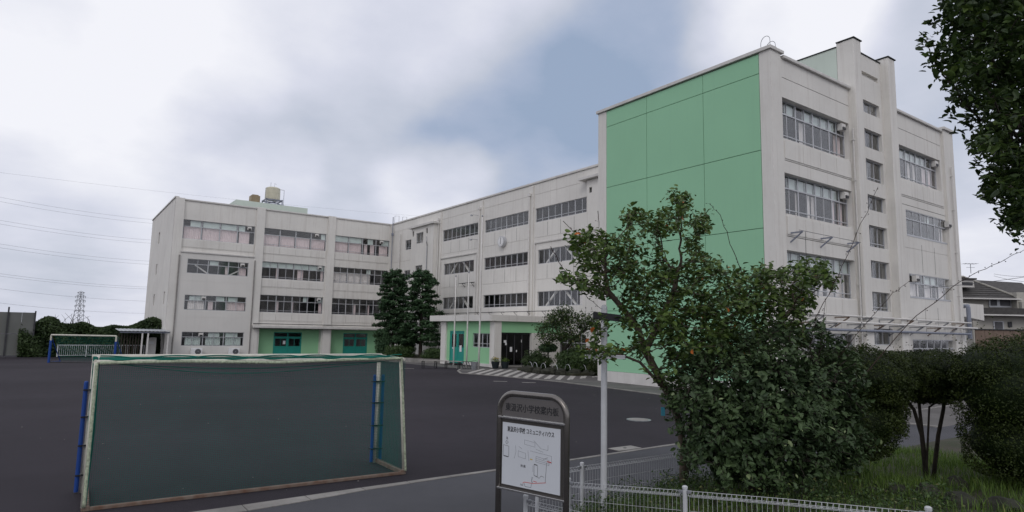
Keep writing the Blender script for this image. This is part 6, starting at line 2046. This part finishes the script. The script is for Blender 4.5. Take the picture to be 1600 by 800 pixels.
# ------------------------------------------------------------------ house and annex on the right
def build_house():
    d = 60.0
    r = Rn[:, 0].copy(); r[2] = 0; r /= np.linalg.norm(r); fw = np.array([-r[1], r[0], 0])
    o0 = at(1503, 500, d)
    s = d / FPX
    X = lambda px: (px - 1503) * s
    Zp = lambda px, py: at(px, py, d)[2]
    P = lambda px, z, dep=0.0: np.array([o0[0], o0[1], 0]) + r * X(px) + fw * dep + np.array([0, 0, z])
    e = empty('house', (o0 + r * 3) * np.array([1, 1, 0]), 'cream two storey house with a dark tiled hip roof beyond the school', 'house')
    def slab(nm, m, p0, p1, z0, z1, d0, d1, par=None):
        mb = MB(); mb.hexa([P(p0, z0, d0), P(p1, z0, d0), P(p1, z0, d1), P(p0, z0, d1), P(p0, z1, d0), P(p1, z1, d0), P(p1, z1, d1), P(p0, z1, d1)])
        return mb.build(nm, m, par or e)
    z_e, z_m, z_b = Zp(1550, 466), Zp(1550, 490), Zp(1550, 516)
    z_r = Zp(1550, 427)
    slab('wall', M['house_wall'], 1496, 1588, z_m - .2, z_e, 0.4, 7)
    slab('wall', M['house_wall'], 1520, 1640, -.5, z_m, 0, 7)
    slab('wall', M['house_wall'], 1586, 1640, z_m, z_e + .6, -.4, 6)
    # hip roof
    mb = MB()
    a0, a1, a2, a3 = P(1490, z_e, -.4), P(1592, z_e, -.4), P(1592, z_e, 7.6), P(1490, z_e, 7.6)
    r0, r1 = P(1512, z_r, 3.6), P(1552, z_r, 3.6)
    mb.poly([a0, a1, r1, r0]); mb.poly([a1, a2, r1]); mb.poly([a2, a3, r0, r1]); mb.poly([a3, a0, r0])
    mb.poly([a0, a3, a2, a1])
    rf = mb.build('roof', M['roof_tile'], e)
    mb = MB()
    for k in range(1, 10):
        t = k / 10
        p, q = a0 + (r0 - a0) * t, a1 + (r1 - a1) * t
        mb.bar(p + np.array([0, 0, .03]), q + np.array([0, 0, .03]), .05, .04)
    mb.build('tile_courses', M['roof_tile'], rf)
    mb = MB(); mb.bar(r0 + (0, 0, .06), r1 + (0, 0, .06), .22, .14); mb.bar(r1 + (0, 0, .06), a1 + (0, 0, .08), .18, .12); mb.build('ridge', M['house_wall'], rf)
    slab('gutter', M['trim'], 1490, 1592, z_e - .12, z_e, -.55, -.4)
    # neighbouring roof behind
    mb = MB(); z2 = Zp(1600, 432)
    b0, b1, b2 = P(1575, z_e + .3, 3), P(1680, z_e + .3, 3), P(1600, z2 + .2, 6)
    mb.poly([b0, b1, P(1680, z2, 6), b2]); mb.poly([P(1575, z_e + .3, 10), P(1680, z_e + .3, 10), P(1680, z2, 6), b2]); mb.poly([b0, b2, P(1575, z_e + .3, 10)])
    mb.build('roof', M['roof_tile'], e)
    # dormer strip with pale cheeks
    slab('dormer', M['trim'], 1494, 1529, Zp(1520, 448), Zp(1520, 436), .3, 3)
    slab('dormer_window', M['metal_dk'], 1496, 1527, Zp(1520, 445), Zp(1520, 440), .27, .31)
    mb = MB(); mb.poly([P(1529, Zp(1529, 449), .2), P(1529, Zp(1529, 436), .3), P(1551, Zp(1550, 427.5), 3.2)]); mb.poly([P(1529, Zp(1529, 449), .2), P(1529, Zp(1529, 436), .3), P(1531, Zp(1550, 430), 3.4)])
    mb.build('dormer_cheek', M['trim'], e, fix=False)
    slab('dormer_roof', M['roof_tile'], 1490, 1532, Zp(1520, 436), Zp(1520, 433.5), .1, 3.4)
    # upper window pair and lower pent roof
    w = slab('window', M['alu'], 1551, 1586, Zp(1568, 480), Zp(1568, 464), .28, .4)
    for p0, p1 in ((1553, 1563), (1568, 1584)): slab('pane', M['room'], p0, p1, Zp(1568, 477.5), Zp(1568, 465.5), .26, .29, w)
    slab('pent_roof', M['roof_tile'], 1524, 1640, z_m - .1, z_m + .5, -1.0, .3)
    slab('gutter', M['trim'], 1524, 1640, z_m - .22, z_m - .1, -1.1, -.9)
    w = slab('window', M['alu'], 1551, 1567, Zp(1560, 515), Zp(1560, 502), -.08, .02)
    slab('pane', M['room'], 1553, 1565, Zp(1560, 514), Zp(1560, 503), -.1, -.07, w)
    slab('vent', M['metal_dk'], 1574, 1580, Zp(1577, 511), Zp(1577, 503), -.08, .02)
    slab('balcony', M['house_wall'], 1588, 1640, Zp(1600, 484), Zp(1600, 472), -.8, .2)
    slab('balcony_gap', M['metal_dk'], 1590, 1640, Zp(1600, 488), Zp(1600, 484.5), -.6, .2)
    # antenna
    mb = MB(); p = P(1522, z_r); t = P(1522, Zp(1522, 411))
    mb.tube([p, t], .03, 5); mb.bar(t - r * .7, t + r * .6, .03, .03); mb.bar(t - r * .4 - (0, 0, .35), t + r * .4 - (0, 0, .35), .03, .03)
    for k in (-.6, -.3, 0, .3, .5): mb.bar(t + r * k - fw * .4, t + r * k + fw * .4, .02, .02)
    mb.build('antenna', M['metal'], e)
    # utility pole behind
    e2 = empty('utility_pole', P(1562, 0, 12) , 'brown utility pole rising behind the house roof', 'utility pole')
    mb = MB(); mb.tube([P(1562, 0, 12), P(1562, Zp(1562, 414) + 1.2, 12)], [.16, .10], 8); mb.build('shaft', M['brown_fence'], e2)
    zz = Zp(1562, 426)
    mb = MB(); mb.bar(P(1555, zz + .5, 12), P(1572, zz + .5, 12), .1, .1); mb.build('cross_arm', M['metal_dk'], e2)
    mb = MB(); mb.lathe(P(1570, zz + .1, 12), [(.15, 0), (.2, .1), (.2, .5), (.1, .55)], 8); mb.build('insulator', M['metal_dk'], e2)
    # brown screen wall
    e3 = empty('screen_wall', P(1560, 0, -8), 'brown panelled screen wall in front of the house', 'wall')
    s2 = 52 / FPX
    q0 = at(1524, 515, 52); ztop = q0[2]
    for k in range(7):
        a = q0 + r * (k * 14.5 * s2); b = q0 + r * ((k * 14.5 + 14.0) * s2)
        mb = MB(); mb.hexa([(a[0], a[1], -.2), (b[0], b[1], -.2), (b[0] + fw[0] * .1, b[1] + fw[1] * .1, -.2), (a[0] + fw[0] * .1, a[1] + fw[1] * .1, -.2), (a[0], a[1], ztop), (b[0], b[1], ztop), (b[0] + fw[0] * .1, b[1] + fw[1] * .1, ztop), (a[0] + fw[0] * .1, a[1] + fw[1] * .1, ztop)])
        mb.build('screen_panel', M['brown_fence'], e3)
    mb = MB(); a = q0 - r * .1 + (0, 0, .03); b = q0 + r * 102 * s2 + (0, 0, .03); mb.bar(a, b, .16, .08); mb.build('cap_rail', M['metal_dk'], e3)
    # white annex at the end of the school
    e4 = empty('annex', (45.5, 16.5, 0), 'small white annex with a slanting white canopy at the end of the school', 'building')
    mb = MB(); mb.box(43.4, 47.2, 16.2, 20, 0, 3.6); mb.build('wall', M['wall_new'], e4)
    mb = MB(); mb.hexa([(42.9, 15.6, 4.1), (47.3, 15.2, 3.75), (47.3, 19, 3.75), (42.9, 19, 4.1), (42.9, 15.6, 4.75), (47.3, 15.2, 4.75), (47.3, 19, 4.75), (42.9, 19, 4.75)]); mb.build('canopy', M['wall'], e4)
    mb = MB(); mb.lathe((45.0, 16.4, 4.7), [(.12, 0), (.12, .7), (.15, .72), (.15, .8)], 8); mb.build('vent_pipe', M['paper'], e4)
    mb = MB(); mb.tube([(43.1, 14.6, 2.6), (43.1, 14.6, 4.4), (43.3, 14.7, 4.5), (44.2, 15.4, 4.5)], .12, 8); mb.build('duct', M['pipe_grey'], e4)
    mb = MB(); mb.box(43.6, 44.6, 15.7, 16.18, .5, 1.4); mb.build('outdoor_unit', M['paper'], e4, bevel=.02)
    e5 = empty('parked_car', (46.5, 13.6, 0), 'roof of a grey parked car showing above the hedge', 'car')
    prof = [(-2.0, .35), (-2.05, .75), (-1.3, .95), (-.75, 1.42), (.7, 1.45), (1.35, 1.0), (2.0, .85), (2.05, .4)]
    mb = MB()
    L_ = [(46.5 + x * .8, 13.0, z) for x, z in prof]; R_ = [(46.5 + x * .8, 14.4, z) for x, z in prof]
    mb.poly(L_); mb.poly(R_[::-1])
    for k in range(len(prof)): mb.poly([L_[k], L_[k - 1], R_[k - 1], R_[k]])
    mb.build('body', M['pipe_grey'], e5, bevel=.08)
    for x in (-1.0, 1.0):
        for y in (12.98, 14.3):
            mb = MB(); mb.tube([(46.5 + x, y, .32), (46.5 + x, y + .12, .32)], .32, 16); mb.build('wheel', M['ink'], e5)
    mb = MB(); mb.hexa([(46.5 - .9, 12.985, 1.0), (46.5 + .8, 12.985, 1.0), (46.5 + .8, 12.995, 1.0), (46.5 - .9, 12.995, 1.0), (46.5 - .55, 12.985, 1.36), (46.5 + .5, 12.985, 1.36), (46.5 + .5, 12.995, 1.36), (46.5 - .55, 12.995, 1.36)]); mb.build('window', M['room'], e5)
build_house()

# ------------------------------------------------------------------ overhanging tree, upper right
def build_overhang():
    D = 7.6
    base = at(1850, 700, 8.2); base[2] = 0.2
    e = empty('broadleaf_tree', base, 'dark broadleaf tree overhanging from the upper right', 'tree')
    cl = [(1500, 20, 52, 0), (1560, 30, 70, .2), (1480, 75, 44, -.1), (1530, 90, 62, .1), (1590, 110, 70, .3), (1500, 130, 40, 0), (1545, 165, 48, .1), (1600, 190, 60, .3), (1565, 215, 34, .1),
          (1600, 260, 44, .2), (1582, 300, 34, .1), (1612, 330, 44, .2), (1660, 100, 90, .4), (1660, 250, 80, .4), (1590, 345, 22, .1), (1462, 78, 8, -.2), (1700, 30, 90, .5), (1545, -30, 70, .2), (1660, -40, 90, .4), (1480, -20, 40, 0), (1720, 180, 90, .5), (1640, 340, 40, .3)]
    att = []
    for x, y, r, dd in cl:
        x += 20 if y < 170 else -14; r *= .84
        c = at(x, y, D + dd); rm = r / FPX * (D + dd)
        n = int(8 + r * r / 27)
        p, _ = ball(n, c, (rm, rm, rm))
        p += (p - Cn) / 8 * RNG.normal(0, .45, (n, 1))
        att.append(p)
    for x, y in ((1448, 92), (1470, 120), (1486, 160), (1500, 190), (1512, 226), (1535, 262), (1550, 300), (1572, 338), (1590, 362), (1440, 60), (1455, 30)):
        att.append(at(x, y, D) + RNG.normal(0, .035, (7, 3)) + np.linspace(0, 1, 7)[:, None] * np.array([0, 0, -.10]))
    att = np.concatenate(att)
    W = lambda l: [at(x, y, d) for x, y, d in l]
    t0 = [base] + W([(1835, 500, 8.2), (1810, 300, 8.2), (1780, 150, 8.2), (1720, 60, 8.0)])
    br = [t0[2]] + W([(1740, 280, 8.1), (1680, 270, 7.9), (1630, 260, 7.8)])
    X, par, acc, kids = colonize([t0, br], att, step=.085, kill=.13, infl=1.2, iters=140, jit=.14)
    skeleton_mesh('trunk', X, par, np.clip(.004 * acc ** .52, .004, .16), M['bark_dk'], e)
    tips = np.where(acc <= 4)[0]
    P = np.concatenate([X[i] + RNG.normal(0, .06, (10, 3)) for i in tips])
    N = np.tile(np.array([.0, -.25, 1.0]), (len(P), 1))
    V, F, k = leaf_cloud(P, N, .098, aspect=.48, jitter=.6, six=True)
    fast_mesh('crown', V, F, M['lf_tree'], e, tint=np.repeat(RNG.uniform(0, 1, len(P)), k))
build_overhang()
